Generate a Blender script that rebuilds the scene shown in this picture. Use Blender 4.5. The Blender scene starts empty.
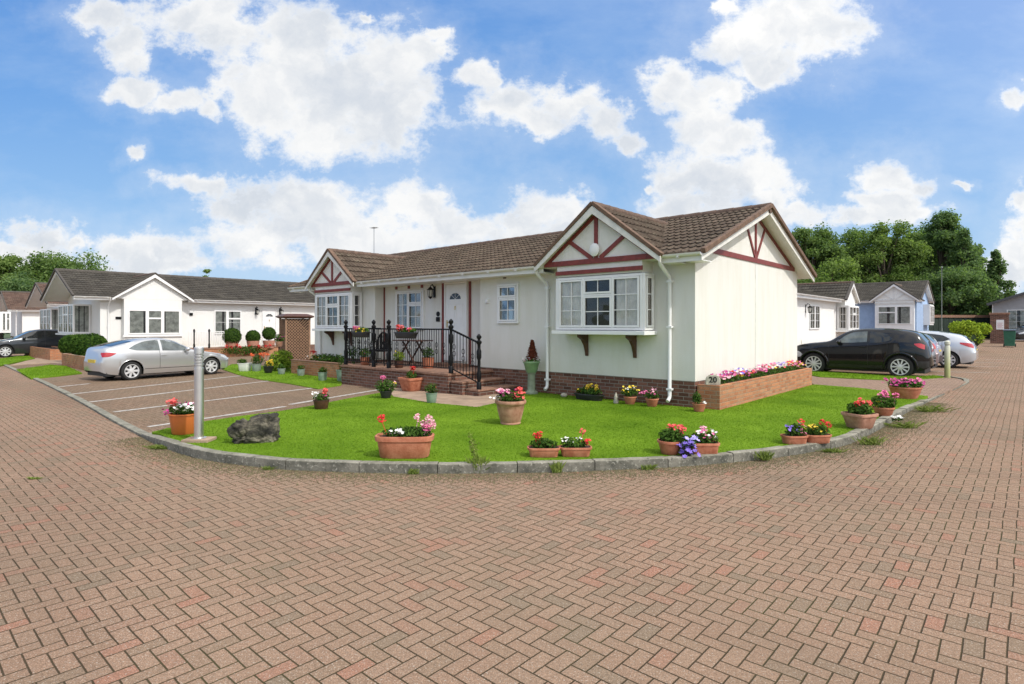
import bpy, bmesh, math, random
import numpy as np
from mathutils import Vector, Matrix, Euler
random.seed(7)
PI = math.pi
sc = bpy.context.scene
COL = sc.collection
FPX, HOR, CAMH = 580.0, 325.0, 1.7      # focal length in px, horizon row, eye height

def sstep(a, b, x):
    t = min(1, max(0, (x-a)/(b-a))); return t*t*(3-2*t)
def G(x, y):                             # the ground rises a little far off to the right
    return 0.48*sstep(24, 42, y)*sstep(12, 27, x)
def at(px, py, z=0.0):
    """point of the ground (plus z) measured in the photograph"""
    g = 0
    for _ in range(12):
        Y = (CAMH-z-g)*FPX/max(py-HOR, 1.0)
        X = (px-512)/FPX*Y
        g = g*0.5+0.5*G(X, Y)
    return (X, Y)
class Frame:
    """local axes of a house: x along its front, y into it"""
    def __init__(s, ox, oy, ang): s.ox, s.oy, s.a = ox, oy, ang; s.c, s.s = math.cos(ang), math.sin(ang)
    def w(s, x, y): return (s.ox+x*s.c-y*s.s, s.oy+x*s.s+y*s.c)
    def l(s, X, Y): dx, dy = X-s.ox, Y-s.oy; return (dx*s.c+dy*s.s, -dx*s.s+dy*s.c)
    def X(s, px, y=0.0):
        a = (px-512)/FPX
        # (ox+x c - y s) = a (oy + x s + y c)
        return (a*(s.oy+y*s.c)-s.ox+y*s.s)/(s.c-a*s.s)
    def Z(s, px, py, y=0.0):
        x = s.X(px, y); Y = s.w(x, y)[1]
        return CAMH-(py-HOR)/FPX*Y

# ------------------------------------------------------------------ mesh helpers
class MB:
    def __init__(s): s.v = []; s.f = []; s.uv = None
    def add(s, vs, fs, M=None):
        n = len(s.v)
        if M is not None: vs = [tuple(M @ Vector(p)) for p in vs]
        s.v += [tuple(p) for p in vs]; s.f += [tuple(i+n for i in f) for f in fs]
    def box(s, x0, x1, y0, y1, z0, z1, M=None):
        if x0 > x1: x0, x1 = x1, x0
        if y0 > y1: y0, y1 = y1, y0
        if z0 > z1: z0, z1 = z1, z0
        s.add([(x0,y0,z0),(x1,y0,z0),(x1,y1,z0),(x0,y1,z0),(x0,y0,z1),(x1,y0,z1),(x1,y1,z1),(x0,y1,z1)],
              [(0,3,2,1),(4,5,6,7),(0,1,5,4),(1,2,6,5),(2,3,7,6),(3,0,4,7)], M); return s
    def bar(s, a, b, w, h, up=(0,0,1)):
        """box beam from a to b; w across, h along up"""
        a, b = Vector(a), Vector(b); d = (b-a); L = d.length
        if L < 1e-6: return s
        d /= L; u = Vector(up); r = d.cross(u)
        if r.length < 1e-4: r = d.cross(Vector((1,0,0)))
        r.normalize(); u = r.cross(d)
        vs = []
        for p in (a, b):
            for i, j in ((-1,-1),(1,-1),(1,1),(-1,1)): vs.append(p+r*(i*w/2)+u*(j*h/2))
        s.add(vs, [(0,3,2,1),(4,5,6,7),(0,1,5,4),(1,2,6,5),(2,3,7,6),(3,0,4,7)]); return s
    def prism(s, poly, o, ax, ay, ext):
        """polygon in the plane (ax, ay) at o, extruded by ext"""
        o, ax, ay, ext = map(Vector, (o, ax, ay, ext)); n = len(poly)
        vs = [o+ax*p[0]+ay*p[1] for p in poly]; vs += [p+ext for p in vs]
        fs = [tuple(range(n))[::-1], tuple(range(n, 2*n))]+[(i, (i+1)%n, n+(i+1)%n, n+i) for i in range(n)]
        s.add(vs, fs); return s
    def tube(s, pts, r, seg=8, caps=True):
        pts = [Vector(p) for p in pts]; rs = r if isinstance(r, (list, tuple)) else [r]*len(pts)
        n0 = len(s.v); ref = None
        for i, p in enumerate(pts):
            d = (pts[min(i+1, len(pts)-1)]-pts[max(i-1, 0)]).normalized()
            if ref is None:
                ref = d.orthogonal().normalized()
            ref = (ref-d*ref.dot(d)).normalized(); b = d.cross(ref)
            for k in range(seg):
                a = 2*PI*k/seg; s.v.append(tuple(p+(ref*math.cos(a)+b*math.sin(a))*rs[i]))
        for i in range(len(pts)-1):
            for k in range(seg):
                a = n0+i*seg+k; b2 = n0+i*seg+(k+1)%seg
                s.f.append((a, b2, b2+seg, a+seg))
        if caps:
            s.f.append(tuple(n0+k for k in range(seg))[::-1]); s.f.append(tuple(n0+(len(pts)-1)*seg+k for k in range(seg)))
        return s
    def lathe(s, prof, c=(0,0,0), seg=24, sx=1.0, sy=1.0, M=None, sq=None, caps=True):
        """profile (r, z) turned about z; sx, sy make it oval; sq = superellipse power"""
        vs = []
        for r, z in prof:
            for k in range(seg):
                a = 2*PI*k/seg; ca, sa = math.cos(a), math.sin(a)
                if sq: ca, sa = math.copysign(abs(ca)**sq, ca), math.copysign(abs(sa)**sq, sa)
                vs.append((c[0]+r*sx*ca, c[1]+r*sy*sa, c[2]+z))
        fs = []
        for i in range(len(prof)-1):
            for k in range(seg):
                a = i*seg+k; b = i*seg+(k+1)%seg; fs.append((a, b, b+seg, a+seg))
        if caps: fs.append(tuple(range(seg))[::-1]); fs.append(tuple((len(prof)-1)*seg+k for k in range(seg)))
        s.add(vs, fs, M); return s
    def ball(s, c, r, seg=10, rings=7):
        rx, ry, rz = (r, r, r) if not isinstance(r, (tuple, list)) else r
        prof = [(max(math.sin(PI*i/rings), 0.02), -math.cos(PI*i/rings)) for i in range(rings+1)]
        vs = []; 
        for q, z in prof:
            for k in range(seg):
                a = 2*PI*k/seg; vs.append((c[0]+rx*q*math.cos(a), c[1]+ry*q*math.sin(a), c[2]+rz*z))
        fs = [(i*seg+k, i*seg+(k+1)%seg, (i+1)*seg+(k+1)%seg, (i+1)*seg+k) for i in range(rings) for k in range(seg)]
        fs += [tuple(range(seg))[::-1], tuple(rings*seg+k for k in range(seg))]
        s.add(vs, fs); return s
    def build(s, name, mat, parent=None, smooth=False, bevel=0, label=None, loc=None, rotz=None, fix=True):
        me = bpy.data.meshes.new(name); me.from_pydata(s.v, [], s.f); me.update()
        if s.uv:
            l = me.uv_layers.new(name='UVMap'); flat = []
            for f in s.f: 
                for i in f: flat += s.uv[i]
            l.data.foreach_set('uv', flat)
        if fix and len(s.f) < 60000:
            bm = bmesh.new(); bm.from_mesh(me); bmesh.ops.recalc_face_normals(bm, faces=bm.faces); bm.to_mesh(me); bm.free()
        if smooth:
            me.polygons.foreach_set('use_smooth', [True]*len(me.polygons))
            if smooth != 'all': me.set_sharp_from_angle(angle=math.radians(40))
        o = bpy.data.objects.new(name, me); COL.objects.link(o)
        if mat: me.materials.append(mat)
        if parent: o.parent = parent
        if loc is not None: o.location = loc
        if rotz is not None: o.rotation_euler = (0, 0, rotz)
        if bevel:
            b = o.modifiers.new('bevel', 'BEVEL'); b.width = bevel; b.segments = 2; b.limit_method = 'ANGLE'
        if label: o['label'] = label
        return o
def tag(o, label, cat, group=None, kind=None):
    o['label'] = label; o['category'] = cat
    if group: o['group'] = group
    if kind: o['kind'] = kind
    return o
def thing(name, label, cat, loc=(0,0,0), rotz=0, group=None):
    o = bpy.data.objects.new(name, None); COL.objects.link(o); o.empty_display_size = 0.3
    o.location = loc; o.rotation_euler = (0, 0, rotz)
    return tag(o, label, cat, group)
def struct(o): o['kind'] = 'structure'; return o
def copy_tree(o, parent=None):
    c = o.copy(); COL.objects.link(c); c.parent = parent
    for ch in [q for q in bpy.data.objects if q.parent == o]: copy_tree(ch, c)
    return c

# ------------------------------------------------------------------ materials
def nd(nt, typ, ins=None, **props):
    n = nt.nodes.new(typ)
    for k, v in props.items(): setattr(n, k, v)
    for k, v in (ins or {}).items():
        sock = n.inputs[k]
        if isinstance(v, bpy.types.NodeSocket): nt.links.new(v, sock)
        elif isinstance(v, bpy.types.Node): nt.links.new(v.outputs[0], sock)
        else:
            if sock.type == 'RGBA' and len(v) == 3: v = (*v, 1)
            sock.default_value = v
    return n
def ma(nt, op, a, b=0.0, c=0.0, clamp=False): return nd(nt, 'ShaderNodeMath', {0: a, 1: b, 2: c}, operation=op, use_clamp=clamp).outputs[0]
def vm(nt, op, a, b=(0,0,0), c=(0,0,0)): return nd(nt, 'ShaderNodeVectorMath', {0: a, 1: b, 2: c}, operation=op).outputs[0]
def mixc(nt, f, a, b, mode='MIX'):
    n = nt.nodes.new('ShaderNodeMix'); n.data_type = 'RGBA'; n.blend_type = mode
    for i, v in ((0, f), (6, a), (7, b)):
        if isinstance(v, bpy.types.NodeSocket): nt.links.new(v, n.inputs[i])
        else: n.inputs[i].default_value = (*v, 1) if i > 0 and len(v) == 3 else v
    return n.outputs[2]
def ramp(nt, f, stops):
    n = nd(nt, 'ShaderNodeValToRGB', {0: f}); cr = n.color_ramp
    while len(cr.elements) < len(stops): cr.elements.new(0.5)
    for e, (p, c) in zip(cr.elements, stops): e.position = p; e.color = (*c, 1) if len(c) == 3 else c
    return n.outputs[0]
def noise(nt, vec, scale, detail=4, rough=0.55, out=0):
    return nd(nt, 'ShaderNodeTexNoise', {'Vector': vec, 'Scale': scale, 'Detail': detail, 'Roughness': rough}).outputs[out]
def newmat(name):
    m = bpy.data.materials.new(name); m.use_nodes = True; nt = m.node_tree; nt.nodes.clear()
    out = nt.nodes.new('ShaderNodeOutputMaterial'); b = nt.nodes.new('ShaderNodeBsdfPrincipled')
    nt.links.new(b.outputs[0], out.inputs[0]); return m, nt, b
def setb(nt, b, **k):
    for key, v in k.items():
        key = key.replace('_', ' ')
        if isinstance(v, bpy.types.NodeSocket): nt.links.new(v, b.inputs[key])
        else: b.inputs[key].default_value = (*v, 1) if isinstance(v, tuple) and len(v) == 3 and b.inputs[key].type == 'RGBA' else v
def bump(nt, b, h, dist=0.01, strength=1.0):
    n = nd(nt, 'ShaderNodeBump', {'Height': h, 'Distance': dist, 'Strength': strength}); nt.links.new(n.outputs[0], b.inputs['Normal'])
_MC = {}
def simple(name, c, rough=0.5, var=0.12, nscale=6.0, metal=0.0, bumpd=0.0, bscale=60.0, spec=0.5, coat=0.0, c2=None, cs=None):
    """colour with uneven weathering"""
    if name in _MC: return _MC[name]
    m, nt, b = newmat(name)
    geo = nt.nodes.new('ShaderNodeNewGeometry').outputs['Position']
    n1 = noise(nt, geo, nscale, 5, 0.6)
    lo = tuple(x*(1-var) for x in c); hi = c2 if c2 else tuple(min(1, x*(1+var)) for x in c)
    col = ramp(nt, n1, [(0.32, lo), (0.68, hi)])
    setb(nt, b, Base_Color=col, Roughness=rough, Metallic=metal, Specular_IOR_Level=spec, Coat_Weight=coat)
    if coat: b.inputs['Coat Roughness'].default_value = 0.03
    if bumpd: bump(nt, b, noise(nt, geo, bscale, 3, 0.6), bumpd)
    _MC[name] = m; return m
UV_ANG = -math.atan2(0.667, 0.745)        # house / road axis
def axes(nt):
    """world position turned into the estate's own axes"""
    geo = nt.nodes.new('ShaderNodeNewGeometry').outputs['Position']
    r = nd(nt, 'ShaderNodeVectorRotate', {'Vector': geo, 'Angle': -UV_ANG}, rotation_type='Z_AXIS').outputs[0]
    s = nd(nt, 'ShaderNodeSeparateXYZ', {0: r}); return geo, r, s.outputs[0], s.outputs[1], s.outputs[2]
def mat_paving(name, tones, joint, dirt=0.5, wjoint=0.045, W=0.0905):
    m, nt, b = newmat(name); geo, r, x, y, z = axes(nt)
    wob = noise(nt, geo, 1.3, 2, 0.5, 1)
    wb = nd(nt, 'ShaderNodeSeparateXYZ', {0: vm(nt, 'MULTIPLY', vm(nt, 'SUBTRACT', wob, (.5,.5,.5)), (.03,.03,0))})
    X = ma(nt, 'DIVIDE', ma(nt, 'ADD', x, wb.outputs[0]), W); Y = ma(nt, 'DIVIDE', ma(nt, 'ADD', y, wb.outputs[1]), W)
    i = ma(nt, 'FLOOR', X); j = ma(nt, 'FLOOR', Y); fx = ma(nt, 'SUBTRACT', X, i); fy = ma(nt, 'SUBTRACT', Y, j)
    k = ma(nt, 'FLOORED_MODULO', ma(nt, 'SUBTRACT', i, j), 4.0)
    k = ma(nt, 'ROUND', k)
    k1 = ma(nt, 'COMPARE', k, 1.0, 0.1); k2 = ma(nt, 'COMPARE', k, 2.0, 0.1); hz = ma(nt, 'LESS_THAN', k, 1.5)
    # block origin and local coordinates inside it
    bi = ma(nt, 'SUBTRACT', i, k1); bj = ma(nt, 'SUBTRACT', j, k2)
    lx = ma(nt, 'ADD', fx, k1); ly = ma(nt, 'ADD', fy, k2)
    wx = ma(nt, 'ADD', 1.0, hz); wy = ma(nt, 'SUBTRACT', 2.0, hz)
    dx = ma(nt, 'MINIMUM', lx, ma(nt, 'SUBTRACT', wx, lx)); dy = ma(nt, 'MINIMUM', ly, ma(nt, 'SUBTRACT', wy, ly))
    d = ma(nt, 'MINIMUM', dx, dy)
    ed = ma(nt, 'ADD', d, ma(nt, 'MULTIPLY', ma(nt, 'SUBTRACT', noise(nt, geo, 60, 2), 0.5), 0.05))
    face = nd(nt, 'ShaderNodeMapRange', {0: ed, 1: wjoint*0.6, 2: wjoint*1.7, 3: 0.0, 4: 1.0}, interpolation_type='SMOOTHSTEP').outputs[0]
    idv = nd(nt, 'ShaderNodeCombineXYZ', {0: bi, 1: bj, 2: hz}).outputs[0]
    wn = nd(nt, 'ShaderNodeTexWhiteNoise', {'Vector': idv}, noise_dimensions='3D')
    col = ramp(nt, wn.outputs[0], tones)
    fine = noise(nt, geo, 150, 3, 0.75)
    col = mixc(nt, 0.9, col, ramp(nt, fine, [(.3, (.2,.18,.17)), (.5, (.5,.5,.5)), (.66, (.85,.83,.8)), (.8, (1,1,1))]), 'OVERLAY')
    mid = noise(nt, geo, 48, 4, 0.7)
    col = mixc(nt, 0.6, col, ramp(nt, mid, [(.32, (.3,.28,.27)), (.5, (.5,.5,.5)), (.68, (.74,.72,.7))]), 'OVERLAY')
    speck = nd(nt, 'ShaderNodeMapRange', {0: noise(nt, geo, 95, 2, 0.5), 1: 0.60, 2: 0.68}).outputs[0]
    col = mixc(nt, ma(nt, 'MULTIPLY', speck, 0.65), col, (.55, .5, .43))
    big = noise(nt, geo, 0.45, 6, 0.6)
    col = mixc(nt, nd(nt, 'ShaderNodeMapRange', {0: big, 1: 0.38, 2: 0.72, 3: 0.0, 4: dirt}).outputs[0], col, (.21, .165, .115))
    big2 = noise(nt, vm(nt, 'ADD', geo, (17., 5., 0.)), 0.22, 5, 0.6)
    col = mixc(nt, nd(nt, 'ShaderNodeMapRange', {0: big2, 1: 0.45, 2: 0.7, 3: 0.0, 4: 0.35}).outputs[0], col, (.26, .185, .125))
    sunk = nd(nt, 'ShaderNodeMapRange', {0: noise(nt, vm(nt, 'MULTIPLY', r, (.25, 1.0, 1)), .55, 4, .55), 1: .5, 2: .72, 3: 0., 4: .35}).outputs[0]
    col = mixc(nt, sunk, col, (.11, .08, .058))
    jc = mixc(nt, noise(nt, geo, 2.2, 3), joint, tuple(v*1.9 for v in joint))
    moss = nd(nt, 'ShaderNodeMapRange', {0: noise(nt, geo, 0.9, 4), 1: 0.5, 2: 0.68}).outputs[0]
    jc = mixc(nt, ma(nt, 'MULTIPLY', moss, 0.6), jc, (.07, .075, .025))
    col = mixc(nt, face, jc, col)
    setb(nt, b, Base_Color=col, Roughness=0.88, Specular_IOR_Level=0.08)
    h = ma(nt, 'ADD', ma(nt, 'MULTIPLY', face, 0.8), ma(nt, 'MULTIPLY', fine, 0.35))
    h = ma(nt, 'ADD', h, ma(nt, 'MULTIPLY', wn.outputs[0], 0.12))
    bump(nt, b, h, 0.006); return m
def mat_brick(name, c1, c2, mortar, moss=0.0):
    m, nt, b = newmat(name); geo, r, x, y, z = axes(nt)
    v = nd(nt, 'ShaderNodeCombineXYZ', {0: ma(nt, 'ADD', x, y), 1: z, 2: 0.0}).outputs[0]
    t = nd(nt, 'ShaderNodeTexBrick', {'Vector': v, 'Color1': (0,0,0), 'Color2': (1,1,1), 'Mortar': (0.5,0.5,0.5), 'Scale': 1.0, 'Mortar Size': 0.008,
        'Mortar Smooth': 0.3, 'Brick Width': 0.225, 'Row Height': 0.075, 'Bias': 0.0}, offset=0.5)
    col = mixc(nt, t.outputs[0], c1, c2)
    col = mixc(nt, 0.6, col, ramp(nt, noise(nt, geo, 40, 4, 0.7), [(.3, (.3,.3,.3)), (.7, (.75,.75,.75))]), 'OVERLAY')
    col = mixc(nt, t.outputs[1], col, mortar)
    if moss:
        col = mixc(nt, nd(nt, 'ShaderNodeMapRange', {0: noise(nt, geo, 3.5, 5, 0.7), 1: 0.45, 2: 0.75, 3: 0.0, 4: moss}).outputs[0], col, (.3, .29, .2))
    setb(nt, b, Base_Color=col, Roughness=0.85, Specular_IOR_Level=0.25)
    bump(nt, b, ma(nt, 'ADD', ma(nt, 'SUBTRACT', 1.0, t.outputs[1]), ma(nt, 'MULTIPLY', noise(nt, geo, 90, 3), 0.5)), 0.006); return m
def mat_render(name, c, stain=0.25):
    m, nt, b = newmat(name); geo, r, x, y, z = axes(nt)
    v = nt.nodes.new('ShaderNodeTexVoronoi'); nt.links.new(geo, v.inputs['Vector']); v.inputs['Scale'].default_value = 95
    f = noise(nt, geo, 140, 3, 0.7)
    col = mixc(nt, 0.5, c, ramp(nt, f, [(.3, (.42,.42,.42)), (.7, (.57,.57,.57))]), 'OVERLAY')
    st = vm(nt, 'MULTIPLY', geo, (2.2, 2.2, 0.35))
    col = mixc(nt, nd(nt, 'ShaderNodeMapRange', {0: noise(nt, st, 1.6, 6, 0.65), 1: 0.42, 2: 0.78, 3: 0.0, 4: stain}).outputs[0], col, tuple(q*k for q, k in zip(c, (.80, .79, .70))))
    low = nd(nt, 'ShaderNodeMapRange', {0: ma(nt, 'ADD', z, ma(nt, 'MULTIPLY', noise(nt, geo, 3, 4), 0.5)), 1: 0.75, 2: 1.35, 3: 0.35, 4: 0.0}).outputs[0]
    col = mixc(nt, low, col, tuple(q*k for q, k in zip(c, (.80, .80, .66))))
    # faint vertical panel joints
    setb(nt, b, Base_Color=col, Roughness=0.9, Specular_IOR_Level=0.2)
    bump(nt, b, ma(nt, 'ADD', v.outputs[0], f), 0.006); return m
def mat_tiles(name, tones, lichen=(.32,.3,.22), la=0.5):
    m, nt, b = newmat(name)
    uv = nt.nodes.new('ShaderNodeUVMap').outputs[0]
    geo = nt.nodes.new('ShaderNodeNewGeometry').outputs['Position']
    s = nd(nt, 'ShaderNodeSeparateXYZ', {0: uv})
    idv = nd(nt, 'ShaderNodeCombineXYZ', {0: ma(nt, 'FLOOR', s.outputs[0]), 1: ma(nt, 'FLOOR', s.outputs[1])}).outputs[0]
    wn = nd(nt, 'ShaderNodeTexWhiteNoise', {'Vector': idv}, noise_dimensions='3D').outputs[0]
    mixf = ma(nt, 'ADD', ma(nt, 'MULTIPLY', wn, 0.35), ma(nt, 'MULTIPLY', noise(nt, geo, 0.9, 5), 0.65))
    col = ramp(nt, mixf, tones)
    col = mixc(nt, 0.7, col, ramp(nt, noise(nt, geo, 30, 4, 0.7), [(.3, (.3,.3,.3)), (.7, (.75,.75,.75))]), 'OVERLAY')
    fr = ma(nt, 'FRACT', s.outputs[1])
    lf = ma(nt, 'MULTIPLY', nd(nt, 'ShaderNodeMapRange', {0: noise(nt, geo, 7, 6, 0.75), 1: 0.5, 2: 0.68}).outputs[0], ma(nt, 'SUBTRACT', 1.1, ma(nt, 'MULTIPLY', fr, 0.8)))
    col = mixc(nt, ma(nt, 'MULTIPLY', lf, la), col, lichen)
    lip_shade = nd(nt, 'ShaderNodeMapRange', {0: fr, 1: 0.72, 2: 1.0, 3: 0.0, 4: 0.8}).outputs[0]  # shadow under the next course's lip, painted into the tile colour
    setb(nt, b, Base_Color=mixc(nt, lip_shade, col, (.02,.017,.013)), Roughness=0.88, Specular_IOR_Level=0.25)
    bump(nt, b, noise(nt, geo, 60, 4), 0.006); return m
def mat_leaf(name, c1, c2, scale=1.5, trans=0.25):
    if name in _MC: return _MC[name]
    m, nt, b = newmat(name)
    g = nt.nodes.new('ShaderNodeNewGeometry'); geo = g.outputs['Position']
    f = ma(nt, 'ADD', ma(nt, 'MULTIPLY', noise(nt, geo, scale, 3), 0.6), ma(nt, 'MULTIPLY', g.outputs['Random Per Island'], 0.4))
    col = ramp(nt, f, [(.3, c1), (.7, c2)])
    setb(nt, b, Base_Color=col, Roughness=0.7, Specular_IOR_Level=0.06)
    t = nd(nt, 'ShaderNodeBsdfTranslucent', {0: mixc(nt, 1.0, col, (1.1,1.2,.6), 'MULTIPLY')})
    mx = nd(nt, 'ShaderNodeMixShader', {0: trans, 1: b.outputs[0], 2: t.outputs[0]})
    nt.links.new(mx.outputs[0], [n for n in nt.nodes if n.type == 'OUTPUT_MATERIAL'][0].inputs[0])
    _MC[name] = m; return m
def mat_glass(name, tint=(1,1,1), refl=0.85, dark=0.0):
    if name in _MC: return _MC[name]
    m = bpy.data.materials.new(name); m.use_nodes = True; nt = m.node_tree; nt.nodes.clear()
    out = nt.nodes.new('ShaderNodeOutputMaterial')
    fr = nd(nt, 'ShaderNodeFresnel', {'IOR': 1.5})
    tr = nd(nt, 'ShaderNodeBsdfTransparent', {0: tint})
    geo = nt.nodes.new('ShaderNodeNewGeometry').outputs['Position']
    bn = nd(nt, 'ShaderNodeBump', {'Height': noise(nt, geo, 1.5, 1), 'Distance': 0.02})
    gl = nd(nt, 'ShaderNodeBsdfGlossy', {'Roughness': 0.02, 'Color': (.74,.70,.64), 'Normal': bn.outputs[0]})
    f = ma(nt, 'ADD', ma(nt, 'MULTIPLY', fr.outputs[0], 0.85*refl), 0.01, clamp=True)
    mx = nd(nt, 'ShaderNodeMixShader', {0: f, 1: tr.outputs[0], 2: gl.outputs[0]})
    nt.links.new(mx.outputs[0], out.inputs[0]); _MC[name] = m; return m

M_ROAD = mat_paving('block_paving', [(0, (.20,.152,.108)), (.1, (.235,.163,.113)), (.35, (.262,.17,.118)), (.6, (.28,.186,.13)), (.9, (.25,.17,.12)), (1, (.30,.152,.105))], (.045,.034,.02), 0.42, 0.036)
M_PARK = mat_paving('parking_paving', [(0, (.15,.105,.07)), (.4, (.195,.128,.085)), (.7, (.22,.148,.098)), (1, (.185,.128,.088))], (.07,.05,.036), 0.6, 0.04)
M_SLAB = simple('patio_slab', (.33,.235,.165), .85, .25, 3, bumpd=.004)
M_BRICK = mat_brick('plinth_brick', (.095,.045,.032), (.21,.10,.07), (.25,.215,.18))
M_BRICK_O = mat_brick('planter_brick', (.33,.125,.06), (.5,.22,.11), (.36,.24,.16), 0.45)
M_WALL = mat_render('cream_render', (.785,.775,.73), .45)
M_WALLW = mat_render('white_render', (.80,.80,.78), 0.2)
M_BLUE = simple('blue_render', (.29,.40,.58), .85, .08, 4, bumpd=.004, bscale=120)
M_GREYW = simple('grey_render', (.36,.36,.37), .85, .08, 4, bumpd=.004, bscale=120)
M_WHITE = simple('white_upvc', (.80,.80,.79), .35, .04, 3)
M_WHITED = simple('white_board_weathered', (.70,.69,.64), .55, .12, 6)
M_BEAM = simple('oxblood_timber', (.19,.033,.026), .55, .25, 12)
M_BROWN = simple('brown_wood', (.085,.035,.022), .5, .3, 14)
M_TILE = mat_tiles('brown_roof_tiles', [(.2, (.052,.037,.026)), (.5, (.085,.061,.044)), (.8, (.118,.087,.063))], lichen=(.22,.2,.14))
M_TILE2 = mat_tiles('grey_roof_tiles', [(.2, (.035,.031,.026)), (.5, (.06,.053,.043)), (.8, (.088,.079,.064))], lichen=(.14,.13,.1), la=.3)
M_TILE3 = mat_tiles('red_roof_tiles', [(.2, (.07,.042,.032)), (.5, (.11,.066,.05)), (.8, (.15,.095,.07))], la=.3)
M_RIDGE = simple('ridge_tile', (.11,.07,.05), .85, .35, 9, bumpd=.01, bscale=30)
M_VERGE = simple('verge_tile', (.14,.085,.055), .85, .35, 9, bumpd=.01, bscale=30)
M_KERB = simple('concrete_kerb', (.15,.14,.11), .92, .5, 5, bumpd=.012, bscale=45, c2=(.36,.335,.27))
M_IRON = simple('black_iron', (.008,.008,.009), .45, .2, 8, spec=.2)
M_DARKIN = simple('dark_interior', (.02,.022,.025), .8, .4, 2)
M_CURT = simple('net_curtain', (.74,.73,.69), .9, .15, 5)
M_GLASS = mat_glass('window_glass')
M_STEEL = simple('brushed_steel', (.74,.74,.73), .36, .08, 3, metal=1.0)
M_TERRA = simple('terracotta', (.43,.13,.062), .8, .2, 9, bumpd=.004, c2=(.52,.21,.12))
M_TERRAP = simple('pale_terracotta', (.40,.18,.11), .85, .2, 9, bumpd=.004, c2=(.52,.29,.20))
M_ORANGE = simple('orange_plastic', (.55,.15,.035), .5, .1, 5)
M_SAGE = simple('sage_glaze', (.22,.30,.23), .5, .15, 8)
M_BLACKP = simple('black_plastic', (.02,.02,.02), .5, .2, 8)
M_SOIL = simple('potting_soil', (.03,.02,.014), .95, .4, 20, bumpd=.01)
M_STONE = simple('pale_stone', (.40,.37,.30), .85, .3, 9, bumpd=.006)
M_RED = simple('scarlet_petals', (.62,.02,.02), .6, .25, 30)
M_CORAL = simple('coral_petals', (.75,.10,.09), .6, .25, 30)
M_PINK = simple('pink_petals', (.72,.16,.34), .6, .25, 30)
M_LPINK = simple('pale_pink_petals', (.80,.42,.48), .6, .2, 30)
M_MAG = simple('magenta_petals', (.42,.03,.19), .6, .3, 30)
M_WPET = simple('white_petals', (.82,.81,.76), .6, .08, 30)
M_YEL = simple('yellow_petals', (.80,.58,.04), .6, .2, 30)
M_PURP = simple('violet_petals', (.24,.16,.62), .6, .25, 30)
M_LEAF = mat_leaf('leaf_green', (.025,.06,.012), (.09,.17,.03), 14)
M_LEAFL = mat_leaf('light_leaf', (.10,.17,.02), (.26,.36,.04), 10)
M_LEAFT = mat_leaf('clipped_green', (.02,.05,.01), (.07,.13,.022), 10)
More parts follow.
